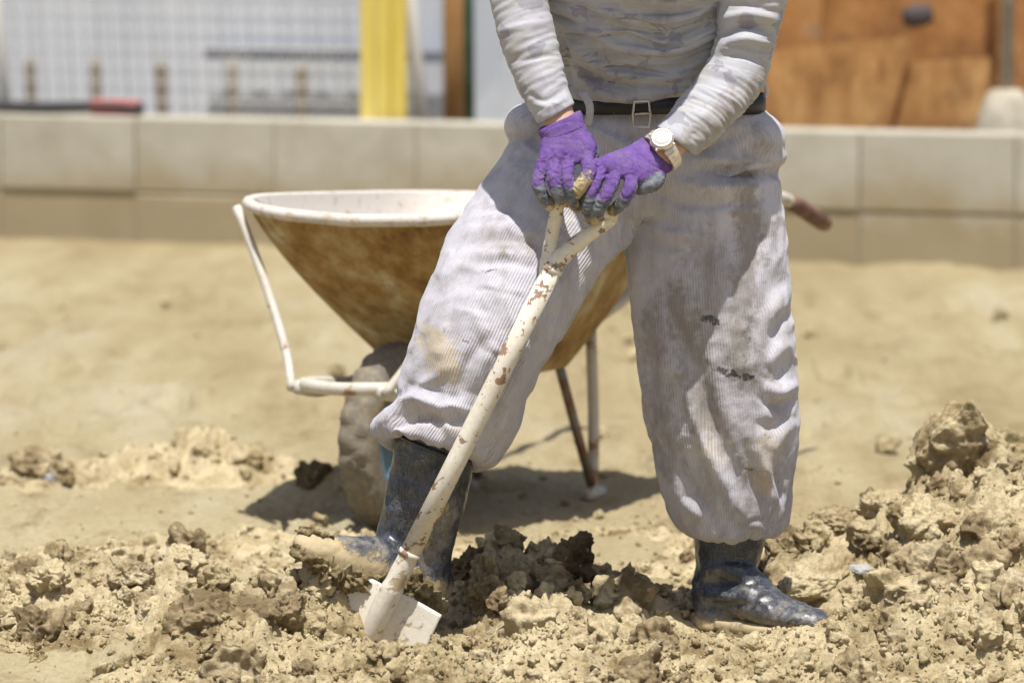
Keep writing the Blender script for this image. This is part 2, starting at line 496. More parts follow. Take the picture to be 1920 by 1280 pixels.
m = M('belt_leather', .45, .45)
m.color(m.mix(m.ramp(m.noise(55, 6, .75), [(.60, 0.), (.70, .7)]), (.018, .018, .02, 1), (.28, .25, .2, 1)))
m.bump(m.noise(180, 4, .6), .001, .5); m_belt = m.m
m = M('brass_buckle', .3, .5, 1.); m.color(m.mix(m.noise(60, 4, .6), (.55, .50, .40, 1), (.72, .69, .62, 1))); m_buckle = m.m
m = M('skin', .55, .35); m.color(m.mix(m.noise(40, 4, .6), (.52, .30, .21, 1), (.62, .39, .29, 1))); m.b.inputs['Subsurface Weight'].default_value = .08; m_skin = m.m
m = M('pale_watch_resin', .28, .6, .55); m.color(m.mix(m.ramp(m.noise(120, 4, .6), [(.5, 0.), (.7, .5)]), (.72, .66, .58, 1), (.40, .30, .22, 1))); m.b.inputs['Coat Weight'].default_value = .4; m_watch = m.m
m = M('watch_glass', .12, .6); m.color((.58, .58, .56, 1)); m.b.inputs['Coat Weight'].default_value = 1; m_glass = m.m
m = M('dark_cloth', .9, .2); m.color((.05, .06, .09, 1)); m_darkcloth = m.m

# block wall: pale concrete, mud splash along its foot
m = M('concrete_block', .95, .15)
z = m.n('ShaderNodeSeparateXYZ'); m.l(m.pos, z.inputs[0])
c = m.ramp(m.noise(4, 7, .65), [(.3, (.38, .35, .28, 1)), (.5, (.47, .445, .375, 1)), (.7, (.54, .515, .45, 1))])
oi = m.n('ShaderNodeObjectInfo')
c = m.mix(m.ramp(oi.outputs['Random'], [(0., .30), (1., 0.)]), c, (.36, .33, .26, 1))
edge = m.math('ADD', m.math('ADD', z.outputs['Z'], m.math('MULTIPLY', oi.outputs['Random'], .06)), m.math('MULTIPLY', m.math('SUBTRACT', m.noise(2.6, 6, .68), .5), .55))
c = m.mix(m.ramp(m.math('MULTIPLY', edge, 1.), [(.17, .85), (.26, .5), (.40, 0.)]), c, m.mix(m.noise(6, 5, .6), (.27, .215, .12, 1), (.36, .29, .17, 1)))
m.color(c); m.bump(m.noise(120, 5, .7), .004, .6)
m_block = m.m
m = M('joint_mortar', .95, .1); m.color((.33, .29, .215, 1)); m_mortar = m.m
m = M('fence_white', .5, .4); m.color(m.mix(m.ramp(m.noise(9, 5, .7), [(.6, 0.), (.75, .5)]), (.74, .74, .73, 1), (.5, .47, .4, 1))); m_white = m.m
m = M('hoarding_sheet', .6, .35); m.color(m.ramp(m.noise(1.4, 5, .6, m.scale((1, 1, .35))), [(.35, (.47, .50, .56, 1)), (.65, (.57, .60, .66, 1))])); m_sheet = m.m
m = M('grey_panel', .7, .3); m.color(m.ramp(m.noise(3, 5, .6), [(.35, (.33, .35, .38, 1)), (.65, (.45, .47, .50, 1))])); m_gpanel = m.m
m = M('dark_rail', .8, .2); m.color(m.ramp(m.noise(6, 4, .6), [(.4, (.13, .14, .17, 1)), (.65, (.22, .23, .26, 1))])); m_rail = m.m
m = M('weathered_stake', .9, .1); m.color(m.ramp(m.noise(12, 5, .6, m.scale((1, 1, .2))), [(.4, (.20, .165, .12, 1)), (.65, (.36, .32, .26, 1))])); m_stake = m.m
m = M('yellow_board', .6, .3); m.color(m.ramp(m.noise(7, 5, .6, m.scale((1, 1, .25))), [(.35, (.56, .42, .06, 1)), (.65, (.66, .54, .16, 1))])); m_yellow = m.m
m = M('orange_timber', .8, .2); m.color(m.ramp(m.noise(16, 5, .6, m.scale((1, 1, .15))), [(.35, (.36, .19, .07, 1)), (.65, (.52, .31, .14, 1))])); m_otim = m.m
m = M('green_post', .6, .3); m.color(m.ramp(m.noise(10, 4, .6), [(.4, (.025, .075, .045, 1)), (.65, (.05, .12, .075, 1))])); m_green = m.m
m = M('rusty_plate', .85, .25)
c = m.ramp(m.noise(3.2, 7, .66), [(.30, (.16, .07, .03, 1)), (.46, (.33, .15, .05, 1)), (.58, (.40, .20, .07, 1)), (.72, (.33, .25, .20, 1))])
c = m.mix(m.ramp(m.noise(9, 6, .7), [(.55, 0.), (.72, .65)]), c, (.15, .085, .05, 1)); m.color(c); m.bump(m.noise(20, 5, .7), .01, .5)
m_rust = m.m
m = M('plywood', .8, .2)
c = m.ramp(m.noise(5, 7, .68, m.scale((1.6, 1, .7))), [(.34, (.24, .11, .04, 1)), (.5, (.42, .22, .08, 1)), (.64, (.56, .34, .14, 1))])
c = m.mix(m.ramp(m.noise(6, 6, .7), [(.52, 0.), (.66, .75)]), c, (.19, .10, .05, 1)); m.color(c)
m_ply = m.m
m = M('old_concrete', .95, .1); m.color(m.ramp(m.noise(9, 6, .65), [(.35, (.33, .29, .22, 1)), (.65, (.50, .46, .38, 1))])); m.bump(m.noise(40, 5, .7), .01, .7); m_conc = m.m
m = M('galvanised_pole', .55, .4, .3); m.color(m.ramp(m.noise(8, 5, .6), [(.35, (.25, .21, .16, 1)), (.65, (.42, .39, .34, 1))])); m_galv = m.m
m = M('black_hose', .6, .3); m.color((.045, .045, .045, 1)); m_hose = m.m
m = M('red_sleeve', .5, .4); m.color((.55, .045, .035, 1)); m_red = m.m
m = M('fascia_blue_grey', .7, .3); m.color((.075, .06, .06, 1)); m_blob = m.m
m = M('grey_pebble', .8, .3); m.color(m.mix(m.noise(60, 5, .6), (.26, .27, .27, 1), (.45, .44, .42, 1))); m_pebble = m.m

# ------------------------------------------------------------------ ground
# heaps of dug soil: x, y, radius x, radius y, height
HEAPS = [(-.50, -.32, .24, .17, .095), (-.34, -.16, .12, .12, .055), (-.20, -.50, .30, .10, .02), (.02, .16, .17, .12, .085), (.16, .08, .20, .13, .04),
         (.04, -.13, .14, .10, .055), (.15, -.50, .50, .12, .030), (.98, .22, .24, .28, .20), (.86, -.36, .30, .16, .085), (.62, .28, .20, .22, .055),
         (1.15, .60, .25, .30, .16), (.85, .55, .12, .16, .13), (-.78, .35, .35, .35, .035), (-1.05, -.02, .3, .3, .03), (-.74, 2.1, .20, .12, .085), (-.38, 1.78, .16, .10, .06),
         (.60, -.10, .12, .12, .02), (-.5, 1.0, .3, .1, .02), (-.33, 2.9, .3, .2, .03), (1.35, 1.5, .3, .4, .05)]
HOLES = [(.43, -.10, .20, .13, .012), (-.225, -.37, .12, .10, .045), (.42, -.05, .20, .15, .02), (-.17, -.20, .12, .12, .02), (.52, .42, .10, .10, .05), (-.37, -.40, .07, .06, .05), (-.03, 1.62, .4, .22, .02)]
# where the surface is broken into crumbs
BROKEN = [(-.65, .30, .50, .42, 1.), (-.9, -.05, .42, .25, .8), (-.4, -.25, .42, .26, 1.2), (.05, .05, .34, .2, 1.3), (.1, -.40, .6, .25, 1.3), (.3, -.7, .9, .25, 1.2), (.9, -.7, .5, .25, 1.2), (.75, .1, .42, .42, 1.2),
          (.8, -.35, .5, .2, 1.3), (1.1, .5, .35, .4, 1.2), (-.74, 2.1, .26, .16, 1.), (-.38, 1.78, .2, .12, .5), (.5, .6, .22, .4, .55), (-1.15, 2.0, .2, .2, .6), (-.5, .95, .45, .18, .45), (.35, 1.1, .4, .5, .18)]
FEET = [(float(rng.uniform(-1.6, 1.6)), float(.95 + 6 * rng.random() ** 1.5), float(rng.uniform(0, 3.1))) for _ in range(44)]
def broken(x, y):
    b = 0
    for cx, cy, rx, ry, k in BROKEN: b = b + k * np.exp(-(((x - cx) / rx) ** 2 + ((y - cy) / ry) ** 2) ** 1.3)
    n = fbm(np.c_[x * 4, y * 4, np.full_like(x, 1.7)], 3, .5, 5)
    flat = np.exp(-(((x + .93) / .28) ** 2 + ((y + .42) / .13) ** 2)) + np.exp(-(((x - .46) / .17) ** 2 + ((y + .10) / .11) ** 2)) * 1.3 + np.exp(-(((x + .235) / .085) ** 2 + ((y + .33) / .07) ** 2)) * 1.2 + np.exp(-(((x + .40) / .20) ** 2 + ((y - .38) / .34) ** 2)) * 1.5
    return np.clip(b * 1.15 + .5 * n * (b > .15) - .9 * flat, 0, 1)
def height(x, y, fine=True):
    z = 0
    for cx, cy, rx, ry, k in HEAPS: z = z + k * np.exp(-(((x - cx) / rx) ** 2 + ((y - cy) / ry) ** 2) ** 1.2)
    for cx, cy, rx, ry, k in HOLES: z = z - k * np.exp(-(((x - cx) / rx) ** 2 + ((y - cy) / ry) ** 2))
    o = np.zeros_like(x); P = np.c_[x, y, o]
    near = np.exp(-np.maximum(np.hypot(x, y - 1) - 6, 0) / 3)
    z = z + near * (.016 * pn(P * 1.3, 2) + sstep(1.2, 3, y) * (.030 * pn(P * np.array([2.6, 1.2, 1]), 21) + .016 * fbm(P * np.array([8, 4.5, 1]), 2, .5, 23)) + .009 * pn(P * 4.1, 9) + .005 * pn(P * 11, 4)) * np.where(y > -.6, 1, .5)
    for x0, kx, ph in ((-.55, .10, .3), (.75, -.06, 1.1), (-1.5, .16, 2.), (1.3, .05, .7)):     # wheel ruts
        q = (x - x0 - kx * y - .12 * np.sin(y * .9 + ph)) / .05
        z = z + sstep(1.3, 1.9, y) * near * (.016 * np.exp(-(np.abs(q) - 1.5) ** 2) - .028 * np.exp(-q * q)) * (.6 + .6 * pn(P * 2.2, 31))
    for fx, fy, fa in FEET:                                                                  # boot prints
        k = np.where((np.abs(x - fx) < .3) & (np.abs(y - fy) < .3))[0]
        u1 = (x[k] - fx) * math.cos(fa) + (y[k] - fy) * math.sin(fa); v1 = -(x[k] - fx) * math.sin(fa) + (y[k] - fy) * math.cos(fa)
        r2 = np.sqrt((u1 / .14) ** 2 + (v1 / .055) ** 2)
        z[k] += -.032 * sstep(1.1, .7, r2) + .014 * np.exp(-((r2 - 1.3) / .22) ** 2)
    if fine:
        b = broken(x, y)
        k = np.where(b > .02)[0]
        p = P[k]; p = p + .25 * np.c_[pn(p * 14, 1), pn(p * 14, 6), o[k]] * .06
        rg = lambda v: .5 - np.abs(v) * 1.6
        d = .054 * (.55 - worley(p * 9.5, 1, True) ** 1.5) + .020 * rg(pn(p * 21, 2)) + .012 * rg(pn(p * 47, 3)) + .005 * (.5 - worley(p * 90, 4, True)) + .022 * fbm(p * 17, 4, .62, 8)
        z[k] += b[k] * d * (.55 + .9 * np.clip(z[k] * 9, 0, .8))
        z = z + .0035 * fbm(P * 45, 3, .6, 3) * near
    return z
# the big ones: pixel centre, size in pixels, depth, depth size, soil tone (dry, painted shade, half dry), label
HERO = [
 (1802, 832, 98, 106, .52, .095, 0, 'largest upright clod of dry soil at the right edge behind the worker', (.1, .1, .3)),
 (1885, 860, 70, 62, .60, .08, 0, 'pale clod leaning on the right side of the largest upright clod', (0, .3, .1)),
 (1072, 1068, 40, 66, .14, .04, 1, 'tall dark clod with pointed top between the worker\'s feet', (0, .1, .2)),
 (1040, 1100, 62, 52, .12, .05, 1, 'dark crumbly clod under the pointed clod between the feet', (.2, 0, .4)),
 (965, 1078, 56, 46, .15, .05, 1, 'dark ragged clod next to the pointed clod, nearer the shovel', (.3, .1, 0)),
 (872, 1068, 36, 50, .16, .045, 1, 'block of shade darkened soil right behind the heel on the shovel', (.1, .3, .2)),
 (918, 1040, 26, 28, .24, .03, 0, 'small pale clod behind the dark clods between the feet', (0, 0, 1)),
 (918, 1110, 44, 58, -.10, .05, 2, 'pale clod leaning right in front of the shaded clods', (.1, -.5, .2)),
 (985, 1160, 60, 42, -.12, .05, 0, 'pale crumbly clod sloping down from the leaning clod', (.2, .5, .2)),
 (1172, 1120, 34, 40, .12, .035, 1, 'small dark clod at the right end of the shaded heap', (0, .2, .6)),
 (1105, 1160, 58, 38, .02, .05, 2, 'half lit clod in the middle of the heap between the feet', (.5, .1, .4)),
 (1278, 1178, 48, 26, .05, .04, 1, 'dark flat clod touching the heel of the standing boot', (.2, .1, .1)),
 (412, 1168, 92, 74, -.40, .060, 2, 'big wedge shaped clod with a shaded front face in the left foreground', (.5, -.25, .1)),  # half dry tone also paints the shade of its front face
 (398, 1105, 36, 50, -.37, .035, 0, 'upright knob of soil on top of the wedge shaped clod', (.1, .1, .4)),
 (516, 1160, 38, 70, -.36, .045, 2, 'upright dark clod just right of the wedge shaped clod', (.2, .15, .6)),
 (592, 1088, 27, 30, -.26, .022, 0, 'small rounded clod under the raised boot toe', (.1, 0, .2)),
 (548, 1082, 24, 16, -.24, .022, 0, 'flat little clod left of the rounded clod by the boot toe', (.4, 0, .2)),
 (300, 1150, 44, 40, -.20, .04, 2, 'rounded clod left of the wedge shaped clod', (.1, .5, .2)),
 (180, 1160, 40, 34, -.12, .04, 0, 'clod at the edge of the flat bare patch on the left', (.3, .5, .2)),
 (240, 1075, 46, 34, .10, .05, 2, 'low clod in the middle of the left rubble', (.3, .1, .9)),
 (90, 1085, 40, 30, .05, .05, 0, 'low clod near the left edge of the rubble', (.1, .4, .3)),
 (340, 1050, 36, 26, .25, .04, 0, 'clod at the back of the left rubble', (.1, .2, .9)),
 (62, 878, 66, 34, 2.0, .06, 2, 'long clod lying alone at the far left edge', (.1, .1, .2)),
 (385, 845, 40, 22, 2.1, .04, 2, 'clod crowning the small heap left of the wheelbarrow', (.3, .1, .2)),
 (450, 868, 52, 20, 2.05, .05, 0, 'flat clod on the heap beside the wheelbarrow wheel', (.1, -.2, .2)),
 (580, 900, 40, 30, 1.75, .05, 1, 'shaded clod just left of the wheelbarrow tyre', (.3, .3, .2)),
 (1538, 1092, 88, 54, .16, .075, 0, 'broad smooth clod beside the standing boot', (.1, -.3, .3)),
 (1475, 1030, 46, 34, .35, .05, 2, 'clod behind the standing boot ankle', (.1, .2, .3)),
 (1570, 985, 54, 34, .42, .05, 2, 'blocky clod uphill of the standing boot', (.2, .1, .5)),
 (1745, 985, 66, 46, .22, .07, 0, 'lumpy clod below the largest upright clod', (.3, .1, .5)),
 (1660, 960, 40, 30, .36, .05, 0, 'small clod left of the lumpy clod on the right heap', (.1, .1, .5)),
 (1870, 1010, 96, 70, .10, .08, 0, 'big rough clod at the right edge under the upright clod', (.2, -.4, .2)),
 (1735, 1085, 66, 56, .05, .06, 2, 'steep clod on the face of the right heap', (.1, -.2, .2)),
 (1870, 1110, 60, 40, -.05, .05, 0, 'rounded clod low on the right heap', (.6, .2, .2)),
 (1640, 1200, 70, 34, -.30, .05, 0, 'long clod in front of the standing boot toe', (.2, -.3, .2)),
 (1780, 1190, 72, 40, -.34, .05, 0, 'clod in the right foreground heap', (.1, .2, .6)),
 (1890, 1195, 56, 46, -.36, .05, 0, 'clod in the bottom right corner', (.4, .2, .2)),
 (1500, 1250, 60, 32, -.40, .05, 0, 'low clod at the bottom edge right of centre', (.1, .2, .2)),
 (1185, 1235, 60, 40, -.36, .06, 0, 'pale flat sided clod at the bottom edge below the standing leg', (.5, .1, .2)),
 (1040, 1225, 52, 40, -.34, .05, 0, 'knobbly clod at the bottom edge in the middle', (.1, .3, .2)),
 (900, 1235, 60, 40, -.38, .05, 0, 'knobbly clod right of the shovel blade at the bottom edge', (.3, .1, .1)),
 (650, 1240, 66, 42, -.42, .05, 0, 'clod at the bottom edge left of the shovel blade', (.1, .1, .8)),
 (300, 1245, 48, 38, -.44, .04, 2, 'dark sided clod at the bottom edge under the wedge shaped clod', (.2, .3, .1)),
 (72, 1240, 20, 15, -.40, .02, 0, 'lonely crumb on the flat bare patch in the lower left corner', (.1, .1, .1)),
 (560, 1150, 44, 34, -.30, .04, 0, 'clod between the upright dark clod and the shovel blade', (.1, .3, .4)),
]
for px, py, hw, hh, yy, hd, soil_tone, lab, rot in HERO:           # the soil under each big clod rises to carry it
    c = W(px, py, yy); sc = (8 + yy) / FPX
    need = c[2] - .80 * hh * sc - height(np.array([c[0]]), np.array([yy]), False)[0]
    if need > 0: HEAPS.append((c[0], yy + .02, hw * sc * 1.5, max(hd * 1.5, .06), need))
def spaced(lo, hi, step, far, g):
    a = list(np.arange(lo, hi, step)); s = step
    x = a[-1]; r = []
    while x < far: s *= g; x += s; r.append(x)
    return np.array(a), np.array(r)
a, r_ = spaced(-1.28, 1.28, .0046, 400, 1.16)
gx = np.concatenate([-r_[::-1] , a, r_])
a1 = np.arange(-.98, .95, .0044); a2 = np.arange(.95, 2.6, .011)
_, r2 = spaced(2.5, 2.6, .02, 600, 1.06)
_, r3 = spaced(.86, .98, .02, 40, 1.25)
gy = np.concatenate([-r3[::-1], a1, a2, r2])
X, Y = np.meshgrid(gx, gy)
x, y = X.ravel(), Y.ravel()
z = height(x, y)
nx, ny = len(gx), len(gy)
i = np.arange(nx * ny).reshape(ny, nx)
F = np.stack([i[:-1, :-1], i[:-1, 1:], i[1:, 1:], i[1:, :-1]], -1).reshape(-1, 4)
g = link('ground', mesh_np('ground', np.c_[x, y, z], F), m_ground)
g.data.materials.append(m_soil)
bz = broken(x, y)[F[:, 0]]
g.data.polygons.foreach_set('material_index', (bz > .25).astype(np.int32))
g['kind'] = 'structure'

# ------------------------------------------------------------------ block wall behind
WL = np.array([-2.45, 9.24]); WYAW = R(-19.5)        # a point of the wall's face and its turn
wd = np.array([math.cos(WYAW), math.sin(WYAW)]); wnrm = np.array([-wd[1], wd[0]])
def wallp(s, off=0, z=0):
    p = WL + wd * s + wnrm * off; return np.array([p[0], p[1], z])
wall = thing('block_wall', 'low pale concrete block wall with mud splashed foot running behind the wheelbarrow', 'wall', wallp(2.3, 0, 0))
def bevel_box(hx, hy, hz, b, n=0):
    mb = MB()
    rings = []
    for z_, k in ((-hz, b), (-hz + b, 0), (hz - b, 0), (hz, b)):
        V = [(-hx + k + (b if 0 else 0), -hy + k, z_), (hx - k, -hy + k, z_), (hx - k, hy - k, z_), (-hx + k, hy - k, z_)]
        rings.append(V)
    V = [v for r in rings for v in r]; F = [(3, 2, 1, 0), (12, 13, 14, 15)]
    for i_ in range(3):
        for k in range(4):
            F.append((i_ * 4 + k, i_ * 4 + (k + 1) % 4, i_ * 4 + 4 + (k + 1) % 4, i_ * 4 + 4 + k))
    mb.add(V, F); return mb.mesh('piece', False)
BL, BH, BT = .592, .305, .19
bm_ = bevel_box(BL / 2 - .0045, BT / 2, BH / 2 - .004, .007); bm_.materials.append(m_block)
for course in range(2):
    for k in range(-6, 12):
        s = .13 + BL * k
        o = link('block', bm_, None, wall)
        p = wallp(s, BT / 2 + random.uniform(-.006, .006), .195 + BH / 2 - BH * course)
        o.location = p; o.rotation_euler = (0, 0, WYAW + random.uniform(-.006, .006))
mb = MB(); mb.box((0, 0, 0), (BL * 9, BT / 2 - .009, .30)); o = link('mortar_core', mb.mesh('mortar_core', False), m_mortar, wall)
o.location = wallp(.13 + BL * 2.5, BT / 2, .19); o.rotation_euler = (0, 0, WYAW)

# black hose with a red sleeve lying on the wall
hose = thing('hose', 'black hose with a red sleeve lying along the top of the block wall', 'hose', wallp(.6, .07, .5))
pts = [wallp(s, .07 + .012 * math.sin(s * 5), .525 + .004 * math.sin(s * 9)) for s in np.linspace(-1.0, 1.02, 30)]
link('tube', MB().tube(pts, .024, 12).mesh('tube'), m_hose, hose)
pts = [wallp(s, .068, .527) for s in np.linspace(.80, 1.00, 6)]
link('red_sleeve', MB().tube(pts, .030, 14).mesh('sleeve'), m_red, hose)

# ------------------------------------------------------------------ wire mesh fence
fence = thing('mesh_fence', 'white wire mesh fence panel between two white posts behind the block wall', 'fence', wallp(1.2, .35, .3))
LEAN = R(3.0)
def fencep(s, z, off=.36): return wallp(s + (z - .5) * -math.tan(LEAN), off, z)
def cyl(r, L, n=8):
    return MB().tube([(0, 0, 0), (0, 0, L)], r, n).mesh('rod')
S0, S1 = .28, 2.10
rodv = cyl(.0030, 1.7); rodv.materials.append(m_white)
for k in range(1, 30):
    s = S0 + (S1 - S0) * k / 30
    o = link('vertical_wire', rodv, None, fence); o.location = fencep(s, .28); o.rotation_euler = (0, -LEAN * (1), 0)
rodh = cyl(.0030, S1 - S0); rodh.materials.append(m_white)
for k in range(22):
    o = link('horizontal_wire', rodh, None, fence); o.location = fencep(S0, .33 + .072 * k, .355); o.rotation_euler = (0, math.pi / 2, WYAW)
for s in (S0, S1):
    o = link('post', MB().tube([(0, 0, -.4), (0, 0, 1.75)], .027, 14).mesh('post'), m_white, fence)
    o.location = fencep(s, .3, .36); o.rotation_euler = (0, -R(5.0), 0)
fence2 = thing('mesh_fence', 'white wire mesh fence panel at the left edge beyond the leaning post', 'fence', wallp(-.5, .4, .3))
for k in range(1, 14):
    o = link('vertical_wire', rodv, None, fence2); o.location = fencep(S0 - .07 - .061 * k, .28, .42); o.rotation_euler = (0, -LEAN, 0)
rodh2 = cyl(.0030, .9); rodh2.materials.append(m_white)
for k in range(22):
    o = link('horizontal_wire', rodh2, None, fence2); o.location = fencep(S0 - .95, .33 + .072 * k, .415); o.rotation_euler = (0, math.pi / 2, WYAW)

# ------------------------------------------------------------------ hoarding and posts behind the fence
def corr(wid, hgt, pitch=.09, dep=.012):
    n = int(wid / pitch * 6); V = []; F = []
    for j, z_ in enumerate((0, hgt)):
        for i_ in range(n + 1):
            x_ = -wid / 2 + wid * i_ / n
            V.append((x_, dep * math.sin(2 * math.pi * x_ / pitch), z_))
    for i_ in range(n): F.append((i_, i_ + 1, n + 2 + i_, n + 1 + i_))
    V += [(v[0], v[1] + .004, v[2]) for v in V]; o_ = 2 * (n + 1)
    F += [tuple(reversed([q + o_ for q in f])) for f in F]
    me = bpy.data.meshes.new('panel'); me.from_pydata(V, [], F); me.update(); return me
hoard = thing('site_hoarding', 'tall pale blue grey sheet hoarding standing behind the mesh fence', 'hoarding', wallp(2.0, 2.2, 0))
pm = corr(.92, 2.4, .15, .005); pm.materials.append(m_sheet)
for k in range(-3, 4):
    o = link('panel', pm, None, hoard); o.location = wallp(-.1 + k * .91, 2.2 + .006 * (k % 2), .02); o.rotation_euler = (0, 0, WYAW)
for zz, s0, s1 in ((.66, .4, 3.6), (.55, 1.6, 3.6)):
    o = link('rail', MB().box((0, 0, 0), ((s1 - s0) / 2, .025, .022)).mesh('rail', False), m_rail, hoard)
    o.location = wallp((s0 + s1) / 2, 2.12, zz); o.rotation_euler = (0, 0, WYAW)
STK = ['leftmost weathered timber stake behind the white mesh fence', 'second weathered timber stake from the left behind the mesh', 'dark weathered timber stake above the red hose sleeve',
       'fourth weathered timber stake from the left behind the mesh', 'pale timber stake nearest the yellow board behind the mesh']
for k, px in enumerate((57, 180, 302, 437, 565)):
    s = .12 + k * .315
    p = wallp(s + .30, 1.2, .0)
    q = W(px, 150, p[1]); p[0] = q[0]
    hh = .68 + .02 * math.sin(k * 3)
    mb = MB(); mb.loft([((0, 0, 0), (.026, 0, 0), (0, .022, 0)), ((.004, 0, hh * .6), (.025, 0, 0), (0, .021, 0)), ((0, 0, hh - .03), (.024, 0, 0), (0, .02, 0)), ((.003, 0, hh), (.012, 0, 0), (0, .01, 0))], 8)
    o = link('timber_stake', mb.mesh('stake'), m_stake); o.location = p
    tag(o, STK[k], 'stake', 'timber stakes behind the fence')
# yellow board
yb = thing('yellow_board', 'bright yellow upright board fixed to the white mesh fence', 'board', wallp(1.8, .75, 0))
p = W(719, 100, 8.78)
mb = MB()
for k in range(3):
    mb2 = MB().box((p[0] - .062 + .062 * k, p[1] + (.012 if k == 1 else 0), 1.0), (.0285, .012, 1.05))
    link('strip', mb2.mesh('strip', False), m_yellow, yb)
link('backing', MB().box((p[0], p[1] + .035, 1.0), (.088, .008, 1.04)).mesh('backing', False), m_yellow, yb)
# timber post and green post
p = W(852, 100, 9.0)
mb = MB(); mb.loft([((p[0], p[1], -.05), (.042, 0, 0), (0, .04, 0)), ((p[0] - .004, p[1], 1.1), (.041, 0, 0), (0, .04, 0)), ((p[0] - .01, p[1], 2.1), (.04, 0, 0), (0, .04, 0))], 16, True, .45)
o = tag(link('timber_post', mb.mesh('post'), m_otim), 'orange brown timber post right of the white fence post', 'post')
p = W(878, 100, 9.3)
mb = MB().tube([(p[0], p[1], -.05), (p[0] - .008, p[1], 1.0), (p[0] - .015, p[1], 2.2)], .031, 14)
tag(link('steel_post', mb.mesh('post'), m_green), 'dark green round post beside the orange timber post', 'post')
# grey panels between the posts and the worker
gp = thing('grey_panel_screen', 'flat grey panel screen with a dark rail just left of the worker', 'screen', wallp(3.2, 1.4, 0))
for k, px in enumerate((935, 1060, 1185, 1310)):
    p = W(px, 100, 10.0 - .3 * k * .4)
    o = link('panel', bevel_box(.145, .015, 1.2, .004), m_sheet, gp); o.location = (p[0], p[1], 1.2); o.rotation_euler = (0, 0, WYAW)
p = W(1040, 113, 9.75)
o = link('rail', MB().box((0, 0, 0), (.22, .02, .016)).mesh('rail', False), m_rail, gp); o.location = p; o.rotation_euler = (0, 0, WYAW)
p = W(940, 200, 9.4)
o = link('leaning_sheet', bevel_box(.09, .006, .22, .003), m_gpanel); o.location = p; o.rotation_euler = (R(-12), R(28), WYAW)
tag(o, 'small grey sheet leaning on the wall behind the worker at his right elbow', 'sheet')

# ------------------------------------------------------------------ rusty steel and plywood on the right
rp = thing('rusty_steel_wall', 'large rust brown steel plates standing behind the wall on the right', 'steel plates', wallp(5.0, 1.6, 0))
for k, (px, wv_, yo) in enumerate(((1400, .42, 8.9), (1640, .36, 8.8), (1830, .30, 8.7), (2010, .34, 8.6))):
    p = W(px, 50, yo + .03 * (k % 2))
    o = link('plate', bevel_box(wv_ * .75, .012, 1.1, .004), m_rust, rp); o.location = (p[0], p[1], 1.05); o.rotation_euler = (R(-4), R(1.5 * (-1) ** k), WYAW)
p = W(1560, 170, 8.45)
mb = MB()
c0 = W(1440, 95, 8.45); c1 = W(1712, 70, 8.45); c2 = W(1655, 262, 8.45); c3 = W(1425, 262, 8.45)
V = [c3, c2, c1, c0]; V = V + [v + np.array([0, .018, 0]) for v in V]
mb.add(V, [(0, 1, 2, 3), (7, 6, 5, 4), (0, 4, 5, 1), (1, 5, 6, 2), (2, 6, 7, 3), (3, 7, 4, 0)])
tag(link('plywood_sheet', mb.mesh('ply', False), m_ply), 'orange plywood sheet with slanted edge leaning against the rusty plates', 'plywood')
c0 = W(1700, 118, 8.50); c1 = W(1862, 108, 8.50); c2 = W(1870, 262, 8.50); c3 = W(1665, 262, 8.50)
V = [c3, c2, c1, c0]; V = V + [v + np.array([0, .018, 0]) for v in V]
mb = MB(); mb.add(V, [(0, 1, 2, 3), (7, 6, 5, 4), (0, 4, 5, 1), (1, 5, 6, 2), (2, 6, 7, 3), (3, 7, 4, 0)])
tag(link('plywood_sheet', mb.mesh('ply', False), m_ply), 'brown plywood offcut between the slanted sheet and the grey pole', 'plywood')
p = W(1722, 30, 8.60)
mb = MB(); mb.loft([(p + np.array([0, .03, 0]), np.array([.062, 0, .012]), np.array([-.01, 0, .045])), (p + np.array([0, -.02, 0]), np.array([.055, 0, .012]), np.array([-.01, 0, .038])), (p + np.array([0, -.028, 0]), np.array([.03, 0, .006]), np.array([-.006, 0, .02]))], 12, True, .7)
tag(link('steel_bracket', mb.mesh('bracket'), m_blob), 'dark dented steel bracket fixed to the rusty plates', 'bracket')
po = thing('pole', 'grey pole set in a concrete foot at the right edge', 'pole', W(1883, 250, 8.2))
p = W(1886, 250, 8.2)
mb = MB().tube([(p[0], p[1], .55), (p[0] + .004, p[1], 1.2), (p[0] + .02, p[1], 2.3)], .026, 14)
link('shaft', mb.mesh('shaft'), m_galv, po)
mb = MB(); mb.loft([((p[0], p[1], z_), (r1, 0, 0), (0, r1, 0)) for z_, r1 in ((-.05, .14), (.40, .135), (.50, .115), (.60, .085), (.635, .06), (.64, .03))], 14, True, .7)
link('concrete_foot', mb.mesh('foot'), m_conc, po)

# ------------------------------------------------------------------ clods of soil
def ico(sub):
    t = (1 + 5 ** .5) / 2
    V = [(-1, t, 0), (1, t, 0), (-1, -t, 0), (1, -t, 0), (0, -1, t), (0, 1, t), (0, -1, -t), (0, 1, -t), (t, 0, -1), (t, 0, 1), (-t, 0, -1), (-t, 0, 1)]
    F = [(0, 11, 5), (0, 5, 1), (0, 1, 7), (0, 7, 10), (0, 10, 11), (1, 5, 9), (5, 11, 4), (11, 10, 2), (10, 7, 6), (7, 1, 8), (3, 9, 4), (3, 4, 2), (3, 2, 6), (3, 6, 8), (3, 8, 9), (4, 9, 5), (2, 4, 11), (6, 2, 10), (8, 6, 7), (9, 8, 1)]
    V = [norm(v) for v in V]
    for _ in range(sub):
        c = {}; G = []
        def mid(a, b):
            k = (min(a, b), max(a, b))
            if k not in c: c[k] = len(V); V.append(norm(V[a] + V[b]))
            return c[k]
        for a, b, d in F:
            x_, y_, z_ = mid(a, b), mid(b, d), mid(d, a)
            G += [(a, x_, z_), (b, y_, x_), (d, z_, y_), (x_, y_, z_)]
        F = G
    return np.array(V), np.array(F, np.int32)
